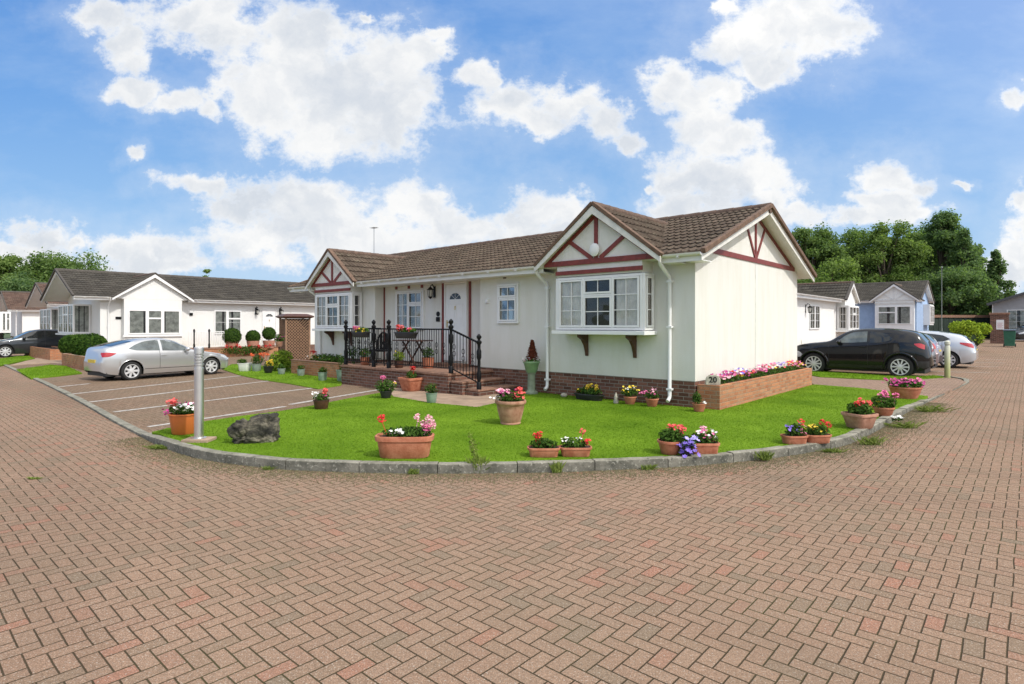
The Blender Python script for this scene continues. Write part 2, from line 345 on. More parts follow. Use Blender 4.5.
# ------------------------------------------------------------------ camera, sky, sun
cam = bpy.data.cameras.new('camera'); co = bpy.data.objects.new('camera', cam); COL.objects.link(co)
cam.sensor_width = 36; cam.lens = 36*FPX/1024; cam.clip_end = 3000; cam.clip_start = 0.05
co.location = (0, 0, CAMH); co.rotation_euler = (PI/2, 0, 0); cam.shift_y = -17/1024
sc.camera = co
sc.view_settings.view_transform = 'Standard'; sc.view_settings.look = 'None'; sc.view_settings.exposure = 0
SUN = Vector((0.77*math.cos(math.radians(47)), -0.638*math.cos(math.radians(47)), math.sin(math.radians(47))))
sl = bpy.data.lights.new('sun', 'SUN'); so = bpy.data.objects.new('sun', sl); COL.objects.link(so)
sl.energy = 3.0; sl.angle = math.radians(1.2); sl.color = (1, .955, .89)
so.rotation_euler = SUN.to_track_quat('Z', 'Y').to_euler()
def make_world():
    w = bpy.data.worlds.new('World'); sc.world = w; w.use_nodes = True; nt = w.node_tree; nt.nodes.clear()
    out = nt.nodes.new('ShaderNodeOutputWorld'); bg = nt.nodes.new('ShaderNodeBackground'); nt.links.new(bg.outputs[0], out.inputs[0])
    bg.inputs[1].default_value = 0.11
    sky = nt.nodes.new('ShaderNodeTexSky'); sky.sky_type = 'NISHITA'; sky.sun_disc = False
    sky.sun_elevation = math.radians(47); sky.sun_rotation = math.atan2(SUN.x, SUN.y); sky.air_density = 1.0; sky.dust_density = 0.6; sky.ozone_density = 2.0
    dv = nt.nodes.new('ShaderNodeTexCoord').outputs['Generated']
    s = nd(nt, 'ShaderNodeSeparateXYZ', {0: dv})
    ay = ma(nt, 'MAXIMUM', ma(nt, 'ABSOLUTE', s.outputs[1]), 0.12)
    cx = ma(nt, 'DIVIDE', s.outputs[0], ay); cy = ma(nt, 'DIVIDE', s.outputs[2], ay)
    p = nd(nt, 'ShaderNodeCombineXYZ', {0: cx, 1: cy}).outputs[0]
    w1 = vm(nt, 'MULTIPLY', vm(nt, 'SUBTRACT', noise(nt, p, 7.0, 7, 0.62, 1), (.5,.5,.5)), (.15,.12,0))
    w0 = vm(nt, 'MULTIPLY', vm(nt, 'SUBTRACT', noise(nt, vm(nt, 'ADD', p, (9., 4., 0.)), 3.0, 3, 0.5, 1), (.5,.5,.5)), (.07,.05,0))
    w1 = vm(nt, 'ADD', w1, w0)
    q = vm(nt, 'ADD', p, w1)
    q = nd(nt, 'ShaderNodeVectorMath', {0: q, 1: (1,1,0)}, operation='MULTIPLY').outputs[0]
    blobs = [(105,12,38,16),(132,36,27,26),(148,60,18,12),(200,14,48,24),(225,30,30,22),(280,38,50,32),(300,70,55,48),(345,80,60,50),(330,120,66,38),
        (385,110,48,44),(395,62,38,34),(424,42,18,18),(262,100,34,38),(145,88,34,10),(180,100,26,10),(212,108,16,10),(137,147,13,7),
        (192,186,34,10),(245,203,45,18),(300,212,60,26),(330,238,80,24),(405,212,38,22),(450,230,55,18),(260,240,60,18),(395,245,60,18),
        (36,234,36,16),(74,240,16,10),(130,248,42,16),(175,250,30,14),(150,264,70,12),(545,212,30,20),(515,224,30,14),(575,235,40,16),
        (468,63,24,12),(485,70,12,8),(430,26,12,6),(370,14,12,5),(505,108,34,26),(530,122,22,14),(572,104,36,20),(605,118,24,15),(634,138,12,12),
        (725,40,34,24),(770,30,54,36),(820,28,42,30),(770,66,46,18),(715,3,12,6),(672,90,28,18),(700,100,36,26),(735,98,16,16),(700,128,28,20),
        (720,150,38,18),(700,178,44,24),(745,185,50,20),(770,198,34,16),(690,208,50,16),(780,218,50,10),(885,168,26,18),(915,184,18,10),(882,200,30,14),(850,218,40,10),(900,215,40,10),
        (968,184,10,4),(1016,90,12,9),(1018,198,10,8),(1012,245,18,26),(1030,230,22,34),(1010,275,30,24),(650,186,8,6),(545,240,80,14),(20,255,50,14)]
    acc = None
    for (x, y, rx, ry) in blobs:
        sx, sy = FPX/(rx*1.2), FPX/(ry*1.26)
        c = ((x-512)/FPX, (HOR-y)/FPX)
        l = nd(nt, 'ShaderNodeVectorMath', {0: nd(nt, 'ShaderNodeVectorMath', {0: q, 1: (sx, sy, 0), 2: (-c[0]*sx, -c[1]*sy, 0)}, operation='MULTIPLY_ADD').outputs[0]}, operation='LENGTH').outputs['Value']
        acc = l if acc is None else ma(nt, 'SMOOTH_MIN', acc, l, 0.35)
    f = ma(nt, 'SUBTRACT', 1.0, acc)
    high = nd(nt, 'ShaderNodeMapRange', {0: cy, 1: 0.62, 2: 0.85}).outputs[0]
    f2 = ma(nt, 'MULTIPLY', ma(nt, 'SUBTRACT', noise(nt, vm(nt, 'MULTIPLY', p, (1, .6, 1)), 1.4, 3), 0.45), 4.0)
    f = nd(nt, 'ShaderNodeMix', {0: high, 2: f, 3: f2}).outputs[0]
    back = ma(nt, 'LESS_THAN', s.outputs[1], 0.0)
    det = noise(nt, vm(nt, 'MULTIPLY', p, (1, 1.25, 1)), 13.0, 9, 0.66)
    f = ma(nt, 'ADD', f, ma(nt, 'MULTIPLY', ma(nt, 'SUBTRACT', det, 0.5), 2.5))
    dens = nd(nt, 'ShaderNodeMapRange', {0: f, 1: -0.30, 2: 0.42}, interpolation_type='SMOOTHSTEP').outputs[0]
    veil = nd(nt, 'ShaderNodeMapRange', {0: f, 1: -1.3, 2: 0.2, 3: 0.0, 4: 0.2}, interpolation_type='SMOOTHSTEP').outputs[0]
    dens = ma(nt, 'MAXIMUM', dens, veil)
    # thin streaks of high cloud
    st = noise(nt, vm(nt, 'MULTIPLY', vm(nt, 'ADD', p, (3.1, .2, 0)), (1.6, 4.0, 1)), 1.8, 7, 0.62)
    cir = nd(nt, 'ShaderNodeMapRange', {0: st, 1: 0.45, 2: 0.85, 3: 0.0, 4: 0.38}).outputs[0]
    hz = nd(nt, 'ShaderNodeMapRange', {0: cy, 1: 0.0, 2: 0.5, 3: 1.0, 4: 0.0}).outputs[0]
    K = 1/0.11
    blue = ramp(nt, cy, [(0, (.50, .71, .94)), (.18, (.31, .56, .91)), (.40, (.18, .42, .86)), (.62, (.13, .34, .80))])
    blue = vm(nt, 'SCALE', blue); blue.node.inputs['Scale'].default_value = K
    skyc = mixc(nt, 0.82, sky.outputs[0], blue)
    skyc = mixc(nt, cir, skyc, (.62*K, .76*K, .95*K))
    shade = noise(nt, vm(nt, 'ADD', q, (.03, .05, 0)), 6.0, 6, 0.6)
    inner = ma(nt, 'MULTIPLY', nd(nt, 'ShaderNodeMapRange', {0: f, 1: 0.2, 2: 0.85}).outputs[0], nd(nt, 'ShaderNodeMapRange', {0: shade, 1: 0.34, 2: 0.62}).outputs[0])
    cl = mixc(nt, inner, (1.0*K, .995*K, .98*K), (.77*K, .80*K, .84*K))
    qa = noise(nt, q, 5.5, 7, 0.58); qb = noise(nt, vm(nt, 'ADD', q, (.015, .04, 0)), 5.5, 7, 0.58)
    rel = ma(nt, 'MULTIPLY_ADD', ma(nt, 'SUBTRACT', qb, qa), 4.6, 0.30, clamp=True)      # billows lit from above
    cl = mixc(nt, ma(nt, 'MULTIPLY', rel, .9), cl, (.66*K, .71*K, .78*K))
    edge = nd(nt, 'ShaderNodeMapRange', {0: f, 1: 0.1, 2: 0.5}).outputs[0]
    cl = mixc(nt, edge, (.84*K, .89*K, .96*K), cl)
    c = mixc(nt, ma(nt, 'MULTIPLY', dens, 0.97), skyc, cl)
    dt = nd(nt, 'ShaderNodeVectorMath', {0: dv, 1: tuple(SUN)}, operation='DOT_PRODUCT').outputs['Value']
    glow = ma(nt, 'POWER', ma(nt, 'MAXIMUM', ma(nt, 'MULTIPLY_ADD', dt, 0.75, 0.25), 0.0), 3.0)   # extra sky glow round the sun, added to brighten the front walls
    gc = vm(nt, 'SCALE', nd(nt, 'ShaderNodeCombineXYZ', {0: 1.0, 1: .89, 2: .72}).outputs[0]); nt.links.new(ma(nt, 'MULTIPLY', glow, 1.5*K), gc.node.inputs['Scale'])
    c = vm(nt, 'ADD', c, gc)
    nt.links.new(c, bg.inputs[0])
    w.cycles.sampling_method = 'MANUAL'; w.cycles.sample_map_resolution = 512
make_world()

# ------------------------------------------------------------------ ground, road, kerbs, lawn
def sheet(name, xs, ys, mat, dz):
    m = MB(); nx = len(xs)
    for y in ys:
        for x in xs: m.v.append((x, y, G(x, y)+dz))
    for j in range(len(ys)-1):
        for i in range(nx-1): a = j*nx+i; m.f.append((a, a+1, a+1+nx, a+nx))
    return struct(m.build(name, mat, smooth=True))
def lin(a, b, n): return [a+(b-a)*i/n for i in range(n+1)]
M_GROUND = simple('rough_ground', (.06,.085,.03), .95, .4, .6, bumpd=.02, bscale=20)
M_LAWN = simple('lawn_turf', (.10,.195,.012), .95, .2, .7, bumpd=.004, bscale=90, c2=(.168,.28,.022), spec=.05)
sheet('ground', [-2500,-400,-120]+lin(-70, 70, 40)+[120,400,2500], [-400,-60]+lin(-8, 76, 40)+[120,400,2600], M_GROUND, -0.03)
sheet('road', lin(-70, 75, 50), lin(-8, 66, 50), M_ROAD, 0.0)
def poly_sheet(name, pts, z, mat, skirt=0.0):
    """flat polygon; pts are ground points"""
    bm = bmesh.new(); vs = [bm.verts.new((x, y, z)) for x, y in pts]; f = bm.faces.new(vs)
    if skirt:
        r = bmesh.ops.extrude_edge_only(bm, edges=list(f.edges))
        for v in r['geom']:
            if isinstance(v, bmesh.types.BMVert): v.co.z -= skirt
    bmesh.ops.triangulate(bm, faces=[q for q in bm.faces if len(q.verts) > 4])
    bmesh.ops.recalc_face_normals(bm, faces=bm.faces)
    me = bpy.data.meshes.new(name); bm.to_mesh(me); bm.free()
    # make sure the top faces up
    o = bpy.data.objects.new(name, me); COL.objects.link(o); me.materials.append(mat)
    up = sum(p.normal.z*p.area for p in me.polygons)
    if up < 0: me.flip_normals()
    return o
def catmull(P, n=6):
    out = []
    for i in range(len(P)-1):
        p0, p1, p2, p3 = P[max(i-1, 0)], P[i], P[i+1], P[min(i+2, len(P)-1)]
        for k in range(n):
            t = k/n
            out.append(tuple(0.5*((2*p1[c])+(-p0[c]+p2[c])*t+(2*p0[c]-5*p1[c]+4*p2[c]-p3[c])*t*t+(-p0[c]+3*p1[c]-3*p2[c]+p3[c])*t**3) for c in (0, 1)))
    out.append(P[-1]); return out
def offset(path, d):
    o = []
    for i, p in enumerate(path):
        a = Vector(path[max(i-1, 0)]); b = Vector(path[min(i+1, len(path)-1)]); t = (b-a).normalized()
        o.append((p[0]-t.y*d, p[1]+t.x*d))
    return o
def resample(path, step):
    out = [path[0]]; acc = 0
    for a, b in zip(path, path[1:]):
        L = math.dist(a, b); 
        if L < 1e-6: continue
        while acc+L >= step:
            t = (step-acc)/L; a = (a[0]+(b[0]-a[0])*t, a[1]+(b[1]-a[1])*t); out.append(a); L = math.dist(a, b); acc = 0
            if L < 1e-6: break
        acc += L
    out.append(path[-1]); return out
def kerb(path, w, h0, h1=None, name='kerb', seglen=0.915, hf=None):
    """row of concrete kerbstones with rounded top edge, joints between stones"""
    path = resample(path, 0.13); n = len(path); inner = offset(path, w)
    per = int(round(seglen/0.13)); m = MB()
    i = 0
    while i < n-1:
        j = min(i+per, n-1); dzs = random.uniform(-.006, .006)
        sec = []
        for k in range(i, j+1):
            t = k/(n-1); h = (h0+((h1 if h1 is not None else h0)-h0)*t if hf is None else hf(path[k]))+dzs
            a, b = Vector(path[k]), Vector(inner[k])
            if k == i: a2 = a.lerp(Vector(path[k+1]), 0.04); b2 = b.lerp(Vector(inner[k+1]), 0.04)
            elif k == j and k < n-1: a2 = a.lerp(Vector(path[k-1]), 0.04); b2 = b.lerp(Vector(inner[k-1]), 0.04)
            else: a2, b2 = a, b
            r = min(0.02, h*0.4); jt = random.uniform(-.003, .003); g = G(*a2)
            q = a2.lerp(b2, r/w); q2 = a2.lerp(b2, 0.3*r/w)
            sec.append([(a2.x, a2.y, g-.05), (a2.x, a2.y, g+h-r+jt), (q2.x, q2.y, g+h-r*.3+jt), (q.x, q.y, g+h+jt), (b2.x, b2.y, g+h-.004+jt), (b2.x, b2.y, g-.05)])
        vs = [p for s_ in sec for p in s_]; fs = []
        for k in range(len(sec)-1):
            for c in range(5): a = k*6+c; fs.append((a, a+6, a+7, a+1))
        fs += [tuple(range(6)), tuple((len(sec)-1)*6+c for c in range(6))[::-1]]
        m.add(vs, fs); i = j
    return struct(m.build(name, M_KERB, smooth=True)), inner
# front curve, left to right, outer foot of the kerb
kp = [(141,437),(152,443),(168,450),(190,457),(215,462),(245,466),(285,470),(330,472),(380,473.5),(440,474),(500,473.5),(560,472.5),(620,470),(680,467),(730,463),(780,457.5),(820,451),(848,445),(868,436),(888,425),(908,412.5),(928,402.5)]
KP = catmull([at(x, y) for x, y in kp], 5)
def hfr(p):
    if p[1] > 10.5: return 0.10-0.05*sstep(10.5, 13, p[1])
    return 0.115 if p[0] > -4.6 else 0.035+0.08*sstep(-6.2, -4.6, p[0])
def kerb_material():
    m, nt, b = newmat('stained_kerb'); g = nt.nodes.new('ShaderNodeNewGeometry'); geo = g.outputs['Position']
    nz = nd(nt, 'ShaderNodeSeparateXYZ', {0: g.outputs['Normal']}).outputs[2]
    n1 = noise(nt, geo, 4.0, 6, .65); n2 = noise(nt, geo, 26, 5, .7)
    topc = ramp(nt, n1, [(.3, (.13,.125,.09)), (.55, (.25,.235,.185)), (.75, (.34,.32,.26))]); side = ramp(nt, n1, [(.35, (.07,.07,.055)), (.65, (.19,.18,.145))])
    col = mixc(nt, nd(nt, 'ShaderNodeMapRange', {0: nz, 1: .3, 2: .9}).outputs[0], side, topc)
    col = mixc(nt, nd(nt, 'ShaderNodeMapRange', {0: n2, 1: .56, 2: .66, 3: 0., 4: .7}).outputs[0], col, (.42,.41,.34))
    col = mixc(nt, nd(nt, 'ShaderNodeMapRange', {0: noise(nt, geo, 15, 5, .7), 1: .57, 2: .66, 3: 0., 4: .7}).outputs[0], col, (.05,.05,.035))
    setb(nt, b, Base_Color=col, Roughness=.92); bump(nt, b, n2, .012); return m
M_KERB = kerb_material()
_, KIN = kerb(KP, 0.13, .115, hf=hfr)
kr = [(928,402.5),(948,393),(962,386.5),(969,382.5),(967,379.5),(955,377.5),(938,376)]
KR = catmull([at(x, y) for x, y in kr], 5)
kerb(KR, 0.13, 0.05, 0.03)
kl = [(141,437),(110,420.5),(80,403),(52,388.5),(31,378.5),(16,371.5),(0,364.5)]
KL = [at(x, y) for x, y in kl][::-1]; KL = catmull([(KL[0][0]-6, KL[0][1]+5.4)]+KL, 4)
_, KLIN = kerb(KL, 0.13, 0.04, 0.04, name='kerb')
# lawn
back = [(928,396),(905,393.5),(861,388),(816,384.5)]
A = Frame(3.53, 11.18, UV_ANG)                      # the main bungalow's axes
LZ = 0.10
lawn_back = [at(x, y, LZ) for x, y in back]+[A.w(0.47, 6.3), A.w(0.0, 0.3), A.w(-4.6, 0.3)]+[at(x, y, LZ) for x, y in [(512,399),(495,403),(477,407),(430,402.5),(394,396.5),(384,392),(345,399),(310,406),(277,411.5),(240,416),(206,421),(168,428),(152,432)]]
KLAWN = [p for p in KIN]
LAWN = KLAWN[4:]+lawn_back
o = poly_sheet('lawn', LAWN, LZ, M_LAWN, .1); struct(o)
def in_poly(x, y, P):
    c = False; j = len(P)-1
    for i in range(len(P)):
        if (P[i][1] > y) != (P[j][1] > y) and x < (P[j][0]-P[i][0])*(y-P[i][1])/(P[j][1]-P[i][1])+P[i][0]: c = not c
        j = i
    return c
M_BLADE = mat_leaf('grass_blades', (.10,.20,.010), (.175,.295,.02), .7, 0.25)
def grass(P, n, z, label, hmin=.012, hmax=.03, wob=.01, rag=0.02):
    xs = [p[0] for p in P]; ys = [p[1] for p in P]; rng = random.Random(len(P)+n)
    V = []; F = []; x0, x1, y0, y1 = min(xs), max(xs), min(ys), max(ys); k = 0
    while k < n:
        x = rng.uniform(x0, x1); y = rng.uniform(y0, y1)
        if not in_poly(x, y, P): continue
        if rng.random() > (7.0/max(7.0, y))**1.2: k += 1; continue
        a = rng.uniform(0, PI); h = rng.uniform(hmin, hmax); w = rng.uniform(.0015, .0035)*(1+y/12)
        c, s = math.cos(a)*w, math.sin(a)*w; tx, ty = x+rng.gauss(0, wob), y+rng.gauss(0, wob)
        x += rng.gauss(0, rag); y += rng.gauss(0, rag)
        i = len(V); V += [(x-c, y-s, z), (x+c, y+s, z), (tx, ty, z+h)]; F.append((i, i+1, i+2)); k += 1
    me = bpy.data.meshes.new('grass'); me.from_pydata(V, [], F); o = bpy.data.objects.new('grass', me); COL.objects.link(o)
    me.materials.append(M_BLADE); return tag(o, label, 'grass', kind='stuff')
grass(LAWN, 260000, LZ, 'short bright green grass blades of the front lawn', .005, .016, rag=.012)
# patio slab at the foot of the steps
slab = [at(x, y, .06) for x, y in [(388,389),(394,398),(430,404),(477,409),(497,404),(514,399)]]+[A.w(-4.9, 0.2), A.w(-9.4, -0.6)]
struct(poly_sheet('patio', slab, .075, M_SLAB, .1))
# parking court on the left
park = KLIN[1:]+[at(x, y) for x, y in [(152,439),(200,426),(277,412),(345,400),(392,393)]]+[A.w(-6, 0.3), A.w(-15.5, 0.3), A.w(-15.5, 16), A.w(-44, 30)]
struct(poly_sheet('parking_area', park, .008, M_PARK))
M_LINE = simple('worn_white_paint', (.36,.33,.29), .8, .3, 14, c2=(.60,.57,.52))
def line(p, q, w=0.12, z=.013):
    a, b = Vector(at(*p)), Vector(at(*q)); d = (b-a).normalized(); n = Vector((-d.y, d.x))*w/2
    m = MB(); k = 14
    for i in range(k+1):
        c = a.lerp(b, i/k); n2 = n*(1+random.uniform(-.15, .15)); g = G(c.x, c.y)
        m.v += [(c.x-n2.x, c.y-n2.y, g+z), (c.x+n2.x, c.y+n2.y, g+z)]
    for i in range(k): m.f.append((2*i, 2*i+1, 2*i+3, 2*i+2))
    o = m.build('parking_line', M_LINE); return struct(o)
for p, q in [((56,387.5),(90,384)),((72,394.5),(241,376)),((90,402.5),(277,380.3)),((114,412.5),(318,387.8)),((148,427.5),(285,407)),((290,405),(400,386.5))]: line(p, q)
for p, q in [((915,378.5),(972,379.5)),((930,371.5),(990,373)),((955,366.5),(998,367)),((975,362.5),(1005,363)),((985,359.5),(1006,359.7))]: line(p, q, .08, .006)
# paving between lawn and verge, verges and patches of grass
pathp = [at(x, y, .05) for x, y in [(816,386),(861,389.5),(905,395),(929,398.5),(946,392),(960,385.5),(966,382),(955,378.5),(940,377.5),(900,379.5),(860,378),(820,376),(800,375)]]
struct(poly_sheet('path', pathp, .055, mat_paving('path_paving', [(0, (.22,.15,.11)), (.5, (.29,.2,.15)), (1, (.27,.18,.14))], (.1,.075,.055), .3, .04), .06))
def patch(px, z, label, n):
    P = [at(x, y, z) for x, y in px]; struct(poly_sheet('grass_verge', P, z, M_LAWN, z+.02)); grass(P, n, z, label, .02, .05)
patch([(800,373),(820,376.5),(860,378.5),(898,380),(944,377),(936,375.5),(900,376.5),(860,374),(820,371.5),(800,370)], .08, 'strip of rough grass beside the black car', 12000)
patch([(31,378),(58,375.5),(82,372.8),(66,366),(50,364.8),(16,369.5)], .05, 'mown grass patch in front of the round clipped hedge', 14000)
patch([(-12,368),(4,364.6),(35,358.5),(27,355),(0,358.5),(-20,361)], .05, 'mown grass patch beside the dark grey car on the far left', 9000)
patch([(222,369),(240,375),(262,379.5),(290,383.5),(318,388.5),(341,385),(345,377),(310,372),(270,366),(232,364)], .03, 'scruffy grass around the small pots by the trellis column', 16000)
struct(poly_sheet('path', [at(x, y) for x, y in [(10,366),(50,363.5),(66,365),(90,362),(60,350),(36,358.5)]], .03, M_SLAB, .04))
# ------------------------------------------------------------------ building pieces
def tiles(m, O, a, b, La, Lb, gauge=0.32, wid=0.3):
    """courses of interlocking tiles on a slope: a along the eave, b up the slope"""
    O, a, b = Vector(O), Vector(a).normalized(), Vector(b).normalized(); n = a.cross(b)
    if n.z < 0: n = -n
    if m.uv is None: m.uv = []
    prof = [(0, .0), (.08, .0), (.13, .018), (.2, .018), (.25, .0), (.55, .0), (.62, .018), (.72, .018), (.78, .0)]
    xs = []; 
    k = 0
    while k*wid < La:
        for t, h in prof:
            x = (k+t)*wid
            if x < La: xs.append((x, h))
        k += 1
    xs.append((La, 0)); R = max(1, round(Lb/gauge)); g = Lb/R; nx = len(xs); off = random.randint(0, 5000)
    for r in range(R):
        base = len(m.v)
        for (yy, lift, vv) in ((r*g, -.012, r+.001), (r*g, .028, r+.002), (min((r+1)*g+.02, Lb), .002, r+.995)):
            for x, h in xs:
                jx = 0
                m.v.append(tuple(O+a*x+b*yy+n*(lift+(h if lift > -.01 else 0)))); m.uv.append(((x+1e-3)/wid+off, vv))
        for row in (0, 1):
            for i in range(nx-1): q = base+row*nx+i; m.f.append((q, q+1, q+1+nx, q+nx))
def roof_slope(m, under, O, a, b, La, Lb, th=0.06):
    tiles(m, O, a, b, La, Lb)
    O, a, b = Vector(O), Vector(a).normalized(), Vector(b).normalized(); n = a.cross(b)
    if n.z < 0: n = -n
    under.prism([(0,0),(La,0),(La,Lb),(0,Lb)], O-n*(th+.014), a, b, n*th)
def window(parent, x0, x1, z0, z1, y, lights, curt='nets', name='window', M=None, bars=(2,3), out=-1, side=False, label=None, fanlight=True):
    """upvc casement. lights = list of widths shares; each light ('c' casement, 't' top-hung over fixed). y is the wall face; projects to -y.
       M maps local window coordinates to the wall (used for side panes)"""
    D = 0.055
    def B(m, a, b, c, d, e, f): m.box(a, b, c, d, e, f, M)
    fr = MB(); W = x1-x0; H = z1-z0; f = 0.05
    B(fr, x0, x1, y-D, y, z1-f, z1); B(fr, x0, x1, y-D, y, z0, z0+f); B(fr, x0, x0+f, y-D, y, z0+f, z1-f); B(fr, x1-f, x1, y-D, y, z0+f, z1-f)
    tot = sum(w for w, _ in lights); x = x0+f; spans = []
    for i, (w, t) in enumerate(lights):
        ww = (W-2*f)*w/tot; spans.append((x, x+ww, t)); x += ww
        if i < len(lights)-1: B(fr, x-.025, x+.025, y-D-.002, y, z0+f, z1-f)
    sash = MB(); s = 0.038
    def light(a, b, c, d, nb, mb):
        B(sash, a, b, y-D-.014, y-D+.01, d-s, d); B(sash, a, b, y-D-.014, y-D+.01, c, c+s); B(sash, a, a+s, y-D-.014, y-D+.01, c+s, d-s); B(sash, b-s, b, y-D-.014, y-D+.01, c+s, d-s)
        for k in range(1, nb): xx = a+s+(b-a-2*s)*k/nb; B(sash, xx-.009, xx+.009, y-D+.012, y-D+.022, c+s, d-s)
        for k in range(1, mb): zz = c+s+(d-c-2*s)*k/mb; B(sash, a+s, b-s, y-D+.012, y-D+.022, zz-.009, zz+.009)
    for (a, b, t) in spans:
        a += .012; b -= .012
        if t == 't':
            zt = z1-f-.30*H; light(a, b, zt+.02, z1-f-.006, bars[0], 1); B(fr, a, b, y-D-.001, y, zt-.025, zt+.015)
            light(a, b, z0+f+.006, zt-.03, bars[0], max(1, bars[1]-1))
        else: light(a, b, z0+f+.006, z1-f-.006, bars[0], bars[1])
    o = fr.build(name, M_WHITE, parent, bevel=.004, label=label)
    sash.build('sash', M_WHITE, o)
    g = MB(); B(g, x0+f, x1-f, y-D+.024, y-D+.027, z0+f, z1-f); g.build('pane', M_GLASS, o)
    bk = MB(); B(bk, x0+.01, x1-.01, y-.006, y-.001, z0+.01, z1-.01); bk.build('backing', M_DARKIN, o)
    if curt:
        rng = random.Random(int(x0*100)+int(z0*37))
        segs = {'nets': [(0, .28), (.72, 1)], 'full': [(0, 1)], 'half': [(0, .18), (.82, 1)], 'low': [(0, .12), (.4, .6), (.88, 1)]}[curt]
        for (p, q) in segs:
            cu = MB(); a, b = x0+f+(W-2*f)*p, x0+f+(W-2*f)*q; n = max(6, int((b-a)/.02)); vs = []; 
            for i in range(n+1):
                xx = a+(b-a)*i/n; yy = y-.016+.006*math.sin(i*1.9+rng.random())
                vs += [(xx, yy, z0+f), (xx, yy, z1-f)]
            cu.add(vs, [(2*i, 2*i+2, 2*i+3, 2*i+1) for i in range(n)], M)
            cu.build('curtain', M_CURT, o, smooth='all')
    return o
def bay_window(parent, x0, x1, z0, z1, p, lights, zs=None, brackets=(), curt='nets', bars=(2,3)):
    """boxed-out window: casing with front and side windows, sill board, timber brackets"""
    zs = z0-.1 if zs is None else zs
    m = MB(); m.box(x0, x1, -p+.06, -.002, z0-.02, z1+.02)
    b = m.build('bay_window', M_WHITE, parent)
    s = MB(); s.box(x0-.1, x1+.1, -p-.08, -.003, zs, z0-.022); s.build('sill', M_WHITE, b, bevel=.008)
    window(b, x0, x1, z0, z1, -p+.06, lights, curt, bars=bars)
    # right side and left side casements
    Rr = Matrix.Translation((x1, 0, 0)) @ Matrix.Rotation(PI/2, 4, 'Z')
    window(b, -p+.02, -.04, z0, z1, 0.0, [(1, 'c')], curt, M=Rr, bars=(1 if p < .6 else 2, 3))
    Rl = Matrix.Translation((x0, 0, 0)) @ Matrix.Rotation(-PI/2, 4, 'Z')
    window(b, .04, p-.02, z0, z1, 0.0, [(1, 'c')], curt, M=Rl, bars=(1 if p < .6 else 2, 3))
    for bx in brackets:
        k = MB(); d = min(p-.06, .34); poly = [(0, 0), (d, 0), (d, -.06), (.62*d, -.12), (.32*d, -.24), (.16*d, -.38), (.10*d, -.48), (0, -.48)]
        k.prism(poly, (bx-.035, -.002, zs-.002), (0,-1,0), (0,0,1), (.07,0,0)); k.build('bracket', M_BROWN, b, bevel=.006)
    return b
def cross_gable(parent, xc, hw, p, ze, za, yb, beams=True, tile=None, barge=None, wallm=None, bay=(None, None), beammat=None, pedz=None):
    """gable roof crossing the main one: p = how far its face stands forward, yb = where its ridge meets the main slope"""
    tile = tile or M_TILE; barge = barge or M_WHITED; pv = p+.14; yf = -pv
    rise = za-ze; sl = math.hypot(hw, rise); rm = MB(); un = MB()
    for sg in (-1, 1):
        roof_slope(rm, un, (xc+sg*hw, yf, ze), (0, 1, 0), (-sg*hw, 0, rise), yb-yf, sl)
    r = rm.build('roof', tile, parent); un.build('roof_deck', M_WHITED, r)
    rd = MB(); n = int((yb-yf)/.3)
    for i in range(n):
        y0 = yf+(yb-yf)*i/n; y1 = yf+(yb-yf)*(i+1)/n+.02
        rd.tube([(xc, y0, za-.03), (xc, y1, za-.03)], [.095, .105], 10)
    rd.build('ridge', M_RIDGE, r, smooth=True)
    # pediment
    pd = MB(); k = .93; zb = ze-.058
    pd.prism([(-hw*k+.06, zb), (hw*k-.06, zb), (hw*k-.06, ze-.02), (0, za-.12), (-hw*k+.06, ze-.02)], (xc, -p, 0), (1,0,0), (0,0,1), (0, p-.004, 0))
    pd.build('gable', wallm or M_WALL, parent)
    if bay[0] is not None: pn = MB(); pn.box(bay[0], bay[1], -p+.004, -.004, pedz, ze-.06); pn.build('panel', wallm or M_WALL, parent)
    for sg in (-1, 1):
        bb = MB(); vt = MB()
        a = Vector((xc+sg*(hw+.05), yf-.012, ze-.13)); b = Vector((xc, yf-.012, za-.10)); 
        bb.prism([(a.x-xc, a.z-.02), (a.x-xc, a.z+.10), (0, za-.03), (0, za-.20)], (xc, yf-.028, 0), (1,0,0), (0,0,1), (0,.026,0))
        vt.bar((xc+sg*(hw+.06), yf+.02, ze-.005+.0), (xc, yf+.02, za+.03), .14, .075, up=(0,0,1))
        bb.build('bargeboard', barge, parent, bevel=.004); vt.build('verge', M_VERGE if tile is M_TILE else tile_ridge(tile), parent, bevel=.01)
    if beams:
        bm_ = beammat or M_BEAM; t = MB(); yy = -p-.012
        t.box(xc-hw*.92, xc+hw*.92, yy-.02, yy+.012, ze-.05, ze+.06)
        def zr(x): return za-abs(x-xc)/hw*rise-.14
        t.bar((xc, yy, ze+.06), (xc, yy, za-.2), .085, .03, up=(0,1,0))
        for sg in (-1, 1):
            t.bar((xc+sg*.10, yy+.001, ze+.06), (xc+sg*.46*hw, yy+.001, zr(xc+.46*hw)-.02), .085, .03, up=(0,1,0))
            t.bar((xc+sg*hw*.86, yy-.001, ze+.03), (xc, yy-.001, za-.2), .07, .03, up=(0,1,0))
        t.build('timber_beam', bm_, parent)
        if bay[0] is not None:
            t2 = MB(); t2.box(bay[0]-.02, bay[1]+.02, yy-.02, yy+.01, ze-.25, ze-.165); t2.build('timber_beam', bm_, parent)
